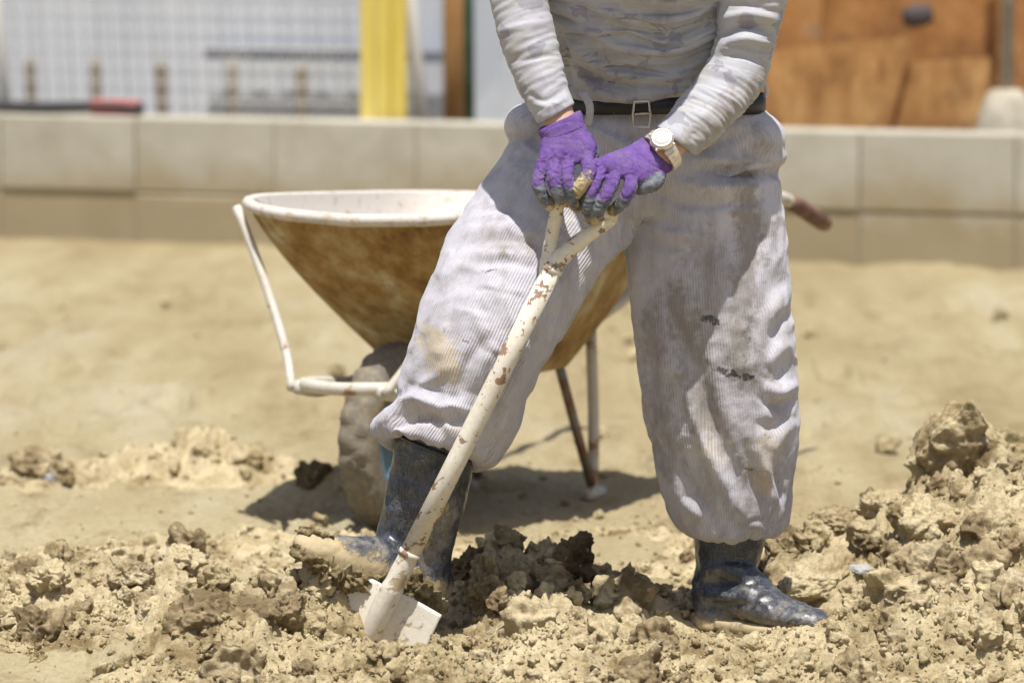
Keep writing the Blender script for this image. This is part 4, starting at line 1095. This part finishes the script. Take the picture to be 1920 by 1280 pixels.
# ---- shirt: body and two sleeves
TOR = [(1042, 174, 1428, 172, .02, .132), (1034, 156, 1428, 156, .018, .142), (1016, 112, 1418, 112, .0, .145), (1000, 56, 1408, 56, -.035, .142), (988, 0, 1405, 0, -.07, .135), (1006, -90, 1425, -90, -.125, .130), (985, -170, 1445, -170, -.17, .12), (1000, -230, 1425, -230, -.20, .10), (1100, -275, 1310, -275, -.22, .075)]
SLA = [(955, -245, 1065, -240, -.20, .065), (918, -170, 1035, -165, -.19, .062), (911, -90, 1030, -95, -.185, .058), (914, -40, 1026, -48, -.188, .055), (921, 12, 1027, 0, -.198, .052), (934, 68, 1038, 46, -.215, .050), (952, 120, 1049, 92, -.228, .047), (971, 166, 1059, 136, -.243, .044), (993, 206, 1068, 172, -.258, .040), (1008, 231, 1077, 193, -.268, .038), (1014, 224, 1072, 196, -.266, .030), (1006, 205, 1066, 178, -.260, .028)]
SLB = [(1365, -245, 1470, -245, -.20, .065), (1352, -170, 1488, -165, -.19, .065), (1344, -80, 1484, -75, -.175, .063), (1344, -10, 1478, -10, -.165, .061), (1345, 42, 1466, 45, -.165, .058), (1337, 92, 1447, 106, -.165, .055), (1314, 138, 1432, 160, -.18, .054), (1284, 178, 1398, 208, -.205, .050), (1253, 213, 1348, 254, -.23, .046), (1240, 228, 1318, 278, -.242, .044), (1231, 238, 1302, 290, -.248, .041), (1240, 240, 1298, 282, -.247, .031), (1252, 228, 1308, 268, -.241, .029)]
def wrinkle_limb(me, rows, amp, freq, seed):
    V = coords(me); N = normals(me); ax = np.array(pole(rows)); d, t = seg_dist(V, ax)
    L = np.linalg.norm(np.diff(ax, axis=0), axis=1).sum(); s = t * L
    q = V - np.stack([np.interp(t, np.linspace(0, 1, len(ax)), ax[:, k]) for k in range(3)], 1)
    q = norm_rows(q)
    w_ = pn(np.c_[s * freq + .9 * q[:, 0] - 1.0 * q[:, 2], q[:, 0] * 1.1, q[:, 1] * 1.1], seed)
    w2 = pn(np.c_[s * freq * .45 + 1.3 * q[:, 0], q[:, 0] * 1.4, q[:, 1] * 1.4], seed + 3)
    env = sstep(1, .93, t)
    setco(me, V + N * (env * (amp * ridge(w_) * (.6 + .5 * pn(np.c_[s * 8, q[:, 0], q[:, 1]], seed + 9)) + amp * 1.1 * w2))[:, None])
mb = MB(); mb.loft(rings_px(TOR), 56); t0 = voxel(mb, .0036, 5, 'shirt')
V = coords(t0); N = normals(t0); Q = proj(V)
vv = Q[:, 1] - .00085 * (Q[:, 0] - 1215) ** 2 * -1 - 16 * pn(np.c_[Q / 130., np.zeros(len(Q))], 4)
w1 = pn(np.c_[vv / 21., Q[:, 0] / 190., np.full(len(Q), .3)], 8); w2 = pn(np.c_[vv / 46., Q[:, 0] / 240., np.full(len(Q), .7)], 9)
env = sstep(-260, -60, Q[:, 1]) * sstep(196, 172, Q[:, 1])
setco(t0, V + N * (env * (.0070 * ridge(w1) + .013 * w2 + .0045 * ridge(pn(np.c_[vv / 8., Q[:, 0] / 110., np.full(len(Q), .9)], 18))))[:, None])
folds(t0, [([(1050, 40), (1085, 95), (1150, 135), (1230, 148), (1320, 128)], 8, .012), ([(1045, 70), (1080, 125), (1150, 160), (1240, 165)], 7, -.010), ([(1060, 100), (1095, 150), (1160, 182), (1240, 186)], 8, .009),
           ([(1065, 20), (1110, 62), (1180, 92), (1270, 92), (1345, 60)], 8, .011), ([(1060, -10), (1110, 30), (1190, 58), (1280, 55), (1345, 25)], 8, -.010), ([(1110, 10), (1190, 36), (1290, 30), (1345, 0)], 7, .009),
           ([(1048, 150), (1085, 178), (1150, 192)], 6, .008), ([(1055, 50), (1060, 110), (1075, 165)], 8, -.008)])
mb = MB(); mb.loft(rings_px(SLA), 40); t1 = voxel(mb, .0030, 4, 'sleeve'); wrinkle_limb(t1, SLA, .0028, 74, 3)
folds(t1, [([(945, 118), (990, 112), (1046, 98)], 6, -.004), ([(925, 62), (980, 48), (1030, 40)], 7, .004), ([(1000, 190), (1030, 200), (1068, 180)], 7, .004), ([(985, 170), (1020, 190), (1060, 165)], 5, -.004)])
mb = MB(); mb.loft(rings_px(SLB), 40); t2 = voxel(mb, .0030, 4, 'sleeve'); wrinkle_limb(t2, SLB, .0036, 84, 6)
folds(t2, [([(1345, 68), (1400, 48), (1455, 66)], 8, -.012), ([(1345, 40), (1400, 26), (1465, 40)], 9, .007), ([(1345, 90), (1400, 72), (1452, 88)], 8, .008), ([(1330, 108), (1390, 105), (1440, 125)], 7, -.005), ([(1345, 5), (1400, 8), (1470, 30)], 7, -.005), ([(1240, 262), (1262, 285), (1300, 290)], 6, .005)])
Vs, Fs, o_ = [], [], 0
for me in (t0, t1, t2):
    v = coords(me); f = np.empty(len(me.polygons) * 4, np.int32); assert len(me.loops) == len(f); me.loops.foreach_get('vertex_index', f)
    Vs.append(v); Fs.append(f.reshape(-1, 4) + o_); o_ += len(v); bpy.data.meshes.remove(me)
sh = mesh_np('shirt', np.vstack(Vs), np.vstack(Fs))
attr(sh, 'dirt_shade', paint(sh, [([(1330, 225), (1280, 285), (1380, 200)], 36, 1.), ([(1050, 60), (1200, 60), (1340, 30)], 60, .2), ([(1100, 170), (1240, 175)], 30, .4), ([(960, 100), (990, 130)], 20, .5), ([(1425, 140), (1400, 190)], 18, .8)], 8))
link('shirt', sh, m_shirt, person)

# ---- gloves
def glove(palm, fingers, thumb, cuff, back, seed, mauve):
    mb = MB(); mb.loft(rings_px(palm, 5), 28, True)
    ch = []
    for f in fingers + [thumb]:
        pts = catmull([W(a_, b_, c_) for a_, b_, c_, _ in f], 4); rr = np.interp(np.linspace(0, 1, len(pts)), np.linspace(0, 1, len(f)), [q[3] for q in f])
        mb.chain(list(pts), list(rr)); ch.append(pts)
    me = voxel(mb, .0016, 3, 'glove')
    V = coords(me); N = normals(me)
    best = np.full(len(V), 1e9); tt = np.zeros(len(V)); which = np.zeros(len(V), int)
    for k, pts in enumerate(ch):
        d, t = seg_dist(V, pts); q = d < best; best[q] = d[q]; tt[q] = t[q]; which[q] = k
    onf = sstep(.026, .012, best)
    # creases across the finger joints and small cloth wrinkles
    dsp = .0007 * fbm(V * 130, 3, .6, seed) + onf * .0007 * np.sin(tt * 34 + 6 * pn(V * 60, 2))
    setco(me, V + N * dsp[:, None])
    bk = N @ norm(back)
    coat = np.clip(sstep(.48, .60, tt) * onf + sstep(.50, .12, bk) * sstep(.10, .3, tt) * onf, 0, 1)
    coat = np.maximum(coat, np.where(which == len(ch) - 1, sstep(.12, .3, tt) * onf, 0))
    coat = np.maximum(coat, sstep(-.1, -.35, bk))
    Q = proj(V)
    mud = sstep(.42, 1.05, tt) * onf * .62 + .05
    attr(me, 'coat', coat); attr(me, 'mauve', paint(me, mauve, seed) if mauve else np.zeros(len(V)))
    attr(me, 'rib', V[:, 0]); return me, mud, which, tt, onf
def cuff_mesh(rows, seed):
    mb = MB(); rr = rings_px(rows, 4); mb.loft(rr, 48, True); me = voxel(mb, .0016, 2, 'cuff')
    V = coords(me); N = normals(me); ax = np.array([r_[0] for r_ in rr]); d, t = seg_dist(V, ax)
    L = np.linalg.norm(np.diff(ax, axis=0), axis=1).sum(); s = t * L
    setco(me, V + N * (.0006 * np.sin(s * 2 * math.pi / .0030))[:, None] + N * (.0011 * pn(np.c_[s * 160, V[:, 0] * 20, V[:, 1] * 20], seed))[:, None])
    for a_ in ('coat', 'mud', 'mauve'): attr(me, a_, np.zeros(len(V)))
    attr(me, 'rib', s); return me
# hand on the left of the picture (the worker's right hand)
fA = [[(1020, 303, -.312, .0120), (1009, 340, -.332, .0122), (1018, 368, -.336, .0115), (1031, 386, -.326, .0098)],
      [(1042, 300, -.318, .0122), (1037, 337, -.346, .0124), (1050, 368, -.346, .0116), (1060, 380, -.322, .0100)],
      [(1066, 298, -.320, .0125), (1064, 338, -.350, .0125), (1073, 372, -.347, .0122), (1081, 389, -.326, .0108)],
      [(1098, 294, -.318, .0132), (1105, 322, -.350, .0136), (1089, 350, -.358, .0134), (1074, 368, -.340, .0112)]]
tA = [(1098, 262, -.29, .015), (1114, 305, -.272, .014), (1104, 345, -.268, .013), (1090, 370, -.27, .011)]
gA, mud, wh, tt, onf = glove([(1016, 246, 1090, 213, -.276, .029), (1013, 268, 1100, 240, -.288, .029), (1010, 290, 1116, 268, -.302, .027), (1010, 308, 1116, 292, -.314, .021), (1016, 316, 1108, 304, -.318, .014)],
      fA, tA, None, (0, -1, .35), 1, [([(1018, 300)], 9, 1.), ([(1036, 298)], 8, .9), ([(1055, 291)], 7, .9)])
mud = np.where((wh == 3), sstep(.18, .6, tt) * .66 * onf, mud); attr(gA, 'mud', mud)
handA = link('glove', gA, m_glove, person); handA['label'] = 'purple knit glove with muddy grey rubber fingers on the left of the picture'
link('cuff', cuff_mesh([(1010, 242, 1088, 207, -.270, .035), (1009, 250, 1092, 214, -.275, .036), (1015, 259, 1095, 226, -.280, .034), (1018, 266, 1097, 236, -.286, .030)], 1), m_glove, handA)
# hand on the right (the worker's left hand)
fB = [[(1118, 308, -.316, .0115), (1104, 342, -.336, .0115), (1098, 376, -.336, .0110), (1101, 396, -.322, .0096)],
      [(1132, 314, -.326, .0122), (1114, 350, -.354, .0122), (1103, 390, -.352, .0116), (1105, 411, -.328, .0104)],
      [(1155, 324, -.332, .0126), (1142, 358, -.362, .0126), (1122, 394, -.358, .0122), (1118, 413, -.332, .0110)],
      [(1182, 334, -.328, .0130), (1181, 356, -.355, .0126), (1166, 380, -.354, .0120), (1150, 396, -.332, .0104)]]
tB = [(1232, 318, -.285, .0165), (1228, 340, -.305, .0165), (1206, 350, -.318, .015), (1184, 352, -.306, .012)]
gB, mud, wh, tt, onf = glove([(1194, 266, 1250, 318, -.276, .028), (1172, 276, 1240, 334, -.292, .029), (1145, 286, 1222, 346, -.310, .028), (1122, 298, 1198, 346, -.324, .022), (1114, 308, 1186, 344, -.328, .014)],
      fB, tB, None, (-.2, -1, .5), 5, None)
attr(gB, 'mud', mud * np.where(wh == 4, .3, 1.))
handB = link('glove', gB, m_glove, person); handB['label'] = 'purple knit glove beside the wrist watch'
link('cuff', cuff_mesh([(1204, 258, 1262, 316, -.268, .033), (1198, 262, 1257, 322, -.272, .035), (1189, 267, 1249, 326, -.278, .034), (1182, 272, 1242, 328, -.284, .031)], 4), m_glove, handB)

# ---- wrist watch
ta = norm(W(1205, 308, -.285) - W(1262, 262, -.262)); wcen = W(1243, 283, -.268)
nn = np.array([-.02, -.86, .62]); nn = norm(nn - ta * nn.dot(ta)); ss = np.cross(ta, nn)
watch = link('wrist_watch', None, None, person)
def ringm(c, prof, n=8, rot=0.0, a1=None, a2=None, ax=None):
    return [(c + ax * h_, a1 * r_, a2 * r_) for h_, r_ in prof]
cc = wcen + nn * .036
mb = MB(); V = []
ca_ = ta * math.cos(.39) + ss * math.sin(.39); cb_ = -ta * math.sin(.39) + ss * math.cos(.39)
mb.loft(ringm(cc, [(0, .0205), (.003, .0232), (.008, .0232), (.011, .0205)], a1=ca_, a2=cb_, ax=nn), 8)
bpy.data.objects.remove(watch)
watch = link('wrist_watch', mb.mesh('case', False), m_watch, person); watch['label'] = 'pale chunky wrist watch'
link('bezel', MB().tube([cc + nn * .0115 + ca_ * .0172 * math.cos(t) + cb_ * .0172 * math.sin(t) for t in np.linspace(0, 2 * math.pi, 33)[:-1]], .0028, 10, closed=True).mesh('bezel'), m_watch, watch)
link('dial', MB().loft([(cc + nn * .0100, ca_ * .0168, cb_ * .0168), (cc + nn * .0132, ca_ * .0150, cb_ * .0150), (cc + nn * .0136, ca_ * .008, cb_ * .008)], 32).mesh('dial'), m_glass, watch)
mb = MB()
for a_ in np.arange(28, 336, 13.5):
    t = R(a_); rd = nn * math.cos(t) * .0352 + ss * math.sin(t) * .0380; p = wcen + rd; er = norm(rd); et = np.cross(ta, er)
    wdt = .0128 - .0035 * min(1, (min(a_, 360 - a_) - 28) / 60)
    mb.box(p, (wdt, .0043, .0029), np.stack([ta, et, er], 1))
mb2 = [wcen + nn * math.cos(t) * .0345 + ss * math.sin(t) * .0372 for t in np.linspace(.45, 2 * math.pi - .45, 40)]
mb.tube(mb2, [.0095] * 40, 8, flat=.16, up=ta)
link('strap', mb.mesh('strap', False), m_watch, watch)
for k in (0, 2, 4, 6):
    t = .39 + math.pi / 4 * k + .39
    p = cc + nn * .0055 + (ca_ * math.cos(t) + cb_ * math.sin(t)) * .0235
    link('button', MB().ball(p, (.0032, .0032, .0032), 8, 6).mesh('button'), m_watch, watch)

# ---- boots
def boot(shaft, foot, seed, mudfn, rimrows):
    mb = MB(); mb.loft(rings_px(shaft, 4), 40); mb.loft(foot, 32)
    me = voxel(mb, .0034, 9, 'boot')
    V = coords(me); N = normals(me)
    setco(me, V + N * (.0035 * pn(V * 22, seed) + .0012 * fbm(V * 60, 2, .5, seed))[:, None])
    attr(me, 'mud', mudfn(coords(me))); return me
# boot of the standing leg
SHR = [(1306, 940, 1440, 940, .03, .066), (1301, 985, 1438, 985, .03, .066), (1301, 1022, 1434, 1018, .03, .065), (1304, 1050, 1426, 1050, .03, .060), (1308, 1078, 1414, 1080, .03, .053), (1306, 1105, 1412, 1105, .028, .050), (1302, 1140, 1425, 1135, .02, .050), (1300, 1175, 1420, 1172, .015, .048)]
fd = norm([.745, -.667, 0]); fl = np.array([.667, .745, 0]); h0 = W(1318, 1190, .045); h0[2] = .012
def fr(t, hw, z0, z1, sk=0): return (h0 + fd * t + np.array([0, 0, (z0 + z1) / 2]), fl * hw, np.array([0, 0, (z1 - z0) / 2]))
FR = [fr(-.012, .020, .02, .07), fr(.0, .036, .008, .11), fr(.03, .042, .005, .14), (fr(.075, .044, .005, .145)), fr(.115, .044, .005, .112), fr(.155, .047, .005, .082), fr(.20, .050, .005, .062), fr(.235, .049, .006, .054), fr(.265, .042, .008, .048), fr(.286, .026, .010, .040), fr(.294, .012, .014, .032)]
def mudR(V): return .50 * sstep(.045, .0, V[:, 2]) + .34 * sstep(.16, .02, V[:, 2]) + .08
bR = boot(SHR, FR, 2, mudR, None)
folds(bR, [([(1300, 1098), (1350, 1090), (1415, 1092)], 9, -.010), ([(1303, 1070), (1350, 1064), (1420, 1070)], 9, .006), ([(1305, 1122), (1350, 1118), (1420, 1124)], 9, .006), ([(1330, 1140), (1390, 1130), (1430, 1140)], 8, -.004)], .5)
bootR = link('boot', bR, m_boot, person); bootR['label'] = 'black rubber boot standing flat on the soil'
mb = MB(); mb.loft([(h0 + fd * t + np.array([0, 0, .0]), fl * hw, np.array([0, 0, .014])) for t, hw in ((-.02, .012), (-.014, .028), (.01, .040), (.06, .044), (.12, .044), (.17, .050), (.21, .054), (.25, .051), (.282, .040), (.300, .018))], 20, True, .5)
sl = voxel(mb, .004, 3, 'sole'); attr(sl, 'mud', np.full(len(sl.vertices), .75)); link('sole', sl, m_boot, bootR)
# boot on the shovel
YB = -.135
SHL = [(748, 800, 892, 856, YB, .070), (741, 822, 888, 876, YB, .070), (732, 870, 880, 915, YB, .068), (722, 925, 868, 962, YB, .064), (712, 968, 858, 1002, YB, .058), (706, 1000, 850, 1035, YB, .053), (712, 1035, 846, 1062, YB, .050), (730, 1070, 842, 1090, YB, .048), (748, 1110, 838, 1118, YB, .044)]
def fl_(tx, ty, bx, by, hd, y_):
    a_ = W(tx, ty, y_); b_ = W(bx, by, y_); return ((a_ + b_) / 2, (a_ - b_) / 2, np.array([.012, hd, 0]))
FL = [fl_(846, 1085, 836, 1128, .022, YB), fl_(842, 1058, 828, 1140, .038, YB), fl_(800, 1030, 795, 1140, .043, YB - .01), fl_(750, 1008, 745, 1120, .045, YB - .03), fl_(705, 1002, 697, 1108, .046, YB - .055), fl_(664, 1006, 650, 1092, .048, YB - .075), fl_(624, 1002, 612, 1074, .050, YB - .09), fl_(592, 995, 588, 1056, .046, YB - .10), fl_(570, 994, 572, 1040, .034, YB - .105), fl_(559, 1002, 561, 1024, .014, YB - .107)]
def mudL(V):
    Q = proj(V); d, t = seg_dist(Q, np.array([(560, 1030), (650, 1090), (740, 1115), (835, 1140)], float)); d2, _ = seg_dist(Q, np.array([(560, 1000), (640, 1010), (700, 1040)], float))
    d3, _ = seg_dist(Q, np.array([(835, 960), (800, 1040)], float))
    return np.clip(.95 * sstep(75, 15, d) + .27 * sstep(50, 10, d2) + .45 * sstep(45, 5, d3), 0, 1) + .16
bL = boot(SHL, FL, 6, mudL, None)
bootL = link('boot', bL, m_boot, person); bootL['label'] = 'mud caked black rubber boot pressing on the shovel blade'
for k, (dy, rr) in enumerate(((0, .0048), (10, .0036))):
    a_ = W(747 - dy * .3, 800 + dy, YB); b_ = W(893 - dy * .3, 856 + dy, YB); c_ = (a_ + b_) / 2; h_ = (b_ - a_) / 2
    me = MB().tube([c_ + h_ * math.cos(t) + np.array([0, .071, 0]) * math.sin(t) for t in np.linspace(0, 2 * math.pi, 49)[:-1]], rr, 10, closed=True).mesh('rim'); attr(me, 'mud', np.full(len(me.vertices), .2))
    link('top_rim', me, m_boot, bootL)
# mud stuck to sole, toe and heel of that boot
def mudcake(pts, rad, seed, sq=1.0):
    mb = MB(); P = catmull([W(*p) for p in pts], 4); rr = np.interp(np.linspace(0, 1, len(P)), np.linspace(0, 1, len(rad)), rad)
    mb.chain(list(P), list(rr)); me = voxel(mb, .0032, 1, 'mud'); V = coords(me); N = normals(me)
    d = .020 * (.5 - worley(V / .028, seed)) + .011 * (.5 - worley(V / .012, seed + 1)) + .006 * fbm(V * 70, 3, .6, seed)
    V = V + N * d[:, None]; setco(me, V); return me
def crust(rows, seed):
    mb = MB(); rr = []
    for tx, ty, bx, by, hd_, y_ in catmull(rows, 4):
        a_ = W(tx, ty, y_); b_ = W(bx, by, y_); rr.append(((a_ + b_) / 2, (a_ - b_) / 2, np.array([.01, hd_, 0])))
    mb.loft(rr, 32); me = voxel(mb, .0030, 2, 'mud'); V = coords(me); N = normals(me)
    d = .020 * (.45 - worley(V / .032, seed)) + .010 * (.5 - np.abs(pn(V / .016, seed)) * 2) + .008 * (.5 - worley(V / .010, seed + 1)) + .004 * fbm(V * 120, 2, .6, seed)
    setco(me, V + N * d[:, None]); return me
link('mud_cake', crust([(738, 1072, 735, 1118, .034, YB - .045), (705, 1056, 695, 1118, .052, YB - .058), (664, 1042, 648, 1106, .053, YB - .078), (624, 1030, 608, 1090, .055, YB - .092), (592, 1016, 585, 1068, .050, YB - .10), (568, 1010, 566, 1050, .038, YB - .106), (554, 1010, 556, 1034, .018, YB - .108)], 3), m_mud, bootL)
link('mud_cake', mudcake([(553, 993, -.245), (566, 992, -.25), (590, 994, -.25), (625, 1008, -.245)], [.006, .010, .009, .006], 5), m_mud, bootL)
link('mud_cake', mudcake([(770, 1078, -.18), (784, 1108, -.185), (806, 1130, -.175), (826, 1136, -.155)], [.022, .028, .026, .016], 8), m_mud, bootL)
link('mud_cake', mudcake([(600, 1075, -.20), (660, 1112, -.20), (740, 1130, -.18)], [.02, .032, .03], 9), m_mud, bootL)
link('mud_cake', mudcake([(1318, 1190, -.02), (1390, 1198, -.07), (1470, 1196, -.14), (1520, 1190, -.18)], [.012, .014, .015, .014], 11), m_mud, bootR)

# ------------------------------------------------------------------ shovel
YS = -.285
shovel = thing('shovel', 'chipped white painted shovel with forked handle pushed into the soil under the boot', 'shovel', W(740, 1190, YS))
s_top = W(1036, 505, YS - .01); s_bot = W(768, 1038, YS + .02)
ax_ = norm(s_bot - s_top)
link('shaft', MB().tube([s_top - ax_ * .01, s_top + (s_bot - s_top) * .33, s_top + (s_bot - s_top) * .66, s_bot], [.0178, .0182, .0186, .0190], 28).mesh('shaft'), m_shovel, shovel)
for p_, r1 in ((s_bot, .0212), (s_top, .0196)):
    link('collar', MB().loft([(p_ + ax_ * h_, np.cross(ax_, [0, 1, 0]) * r_, np.cross(ax_, norm(np.cross(ax_, [0, 1, 0]))) * r_) for h_, r_ in ((-.006, r1 - .003), (-.004, r1), (.004, r1), (.006, r1 - .003))], 28, False).mesh('collar'), m_shovel, shovel)
hd = link('fork', MB().tube(catmull([s_top + ax_ * .025, s_top - ax_ * .012, W(1062, 474, YS - .012), W(1098, 444, YS - .02), W(1136, 417, YS - .028), W(1146, 408, YS - .03)], 6), [.0176] * 6 + [.0165] * 6 + [.0150] * 6 + [.0138] * 12 + [.0130], 20).mesh('arm'), m_shovel, shovel)
link('fork', MB().tube(catmull([s_top + ax_ * .02, W(1030, 482, YS - .0), W(1034, 450, YS + .0), W(1040, 415, YS - .01), W(1047, 378, YS - .02), W(1048, 372, YS - .02)], 6), [.0165] * 6 + [.0145] * 6 + [.0125] * 12 + [.0120] * 7, 20).mesh('arm'), m_shovel, shovel)
link('grip_bar', MB().tube([W(1034, 366, YS - .028), W(1160, 404, YS - .034)], .0135, 20).mesh('grip'), m_shovel, shovel)
# blade with socket: a pressed sheet
O_ = s_bot + ax_ * .078 + np.array([0, .012, 0]); d_ = norm(ax_ + np.array([.03, -.04, 0]))
p_ = np.array([.90, -.12, -.38]); p_ = norm(p_ - d_ * p_.dot(d_)); n_ = np.cross(d_, p_)
if n_[1] > 0: n_ = -n_
V = []; F = []; nu, nv = 45, 40
for side in (0, 1):
    for j in range(nv + 1):
        l_ = -.004 + .30 * j / nv
        wid = .104 * (1 - max(0, (l_ - .20) / .10) ** 2 * .55)
        for i_ in range(nu + 1):
            w_ = (i_ / nu * 2 - 1) * wid
            rid = .026 * math.exp(-(w_ / (.022 + .10 * max(l_, 0))) ** 2) * max(0, 1 - l_ / .20)
            dish = 1.1 * w_ * w_ - .010
            ll = l_ + .012 * (1 - abs(w_) / .104) * (1 if l_ < .02 else 0) * 0
            V.append(O_ + p_ * w_ + d_ * (ll + .004 * abs(w_) / .1) + n_ * (rid + dish + (-.0022 if side else 0)))
o2 = (nu + 1) * (nv + 1)
for j in range(nv):
    for i_ in range(nu):
        a_ = j * (nu + 1) + i_; q = (a_, a_ + 1, a_ + nu + 2, a_ + nu + 1); F.append(q[::-1]); F.append(tuple(k + o2 for k in q))
for i_ in range(nu):
    F.append((i_, i_ + 1, i_ + 1 + o2, i_ + o2)); b0 = nv * (nu + 1) + i_; F.append((b0 + 1, b0, b0 + o2, b0 + 1 + o2))
for j in range(nv):
    a_ = j * (nu + 1); F.append((a_ + nu + 1, a_, a_ + o2, a_ + nu + 1 + o2)); a_ += nu; F.append((a_, a_ + nu + 1, a_ + nu + 1 + o2, a_ + o2))
blade = link('blade', MB().add(V, F).mesh('blade'), m_blade, shovel)
link('socket', MB().tube(catmull([s_bot - ax_ * .01, s_bot + ax_ * .03, s_bot + ax_ * .07, O_ + d_ * .035 + n_ * .008, O_ + d_ * .12 - n_ * .004], 5), [.0186] * 5 + [.0192] * 5 + [.021] * 5 + [.0215, .021, .020, .018, .015, .010], 24).mesh('socket'), m_blade, blade)
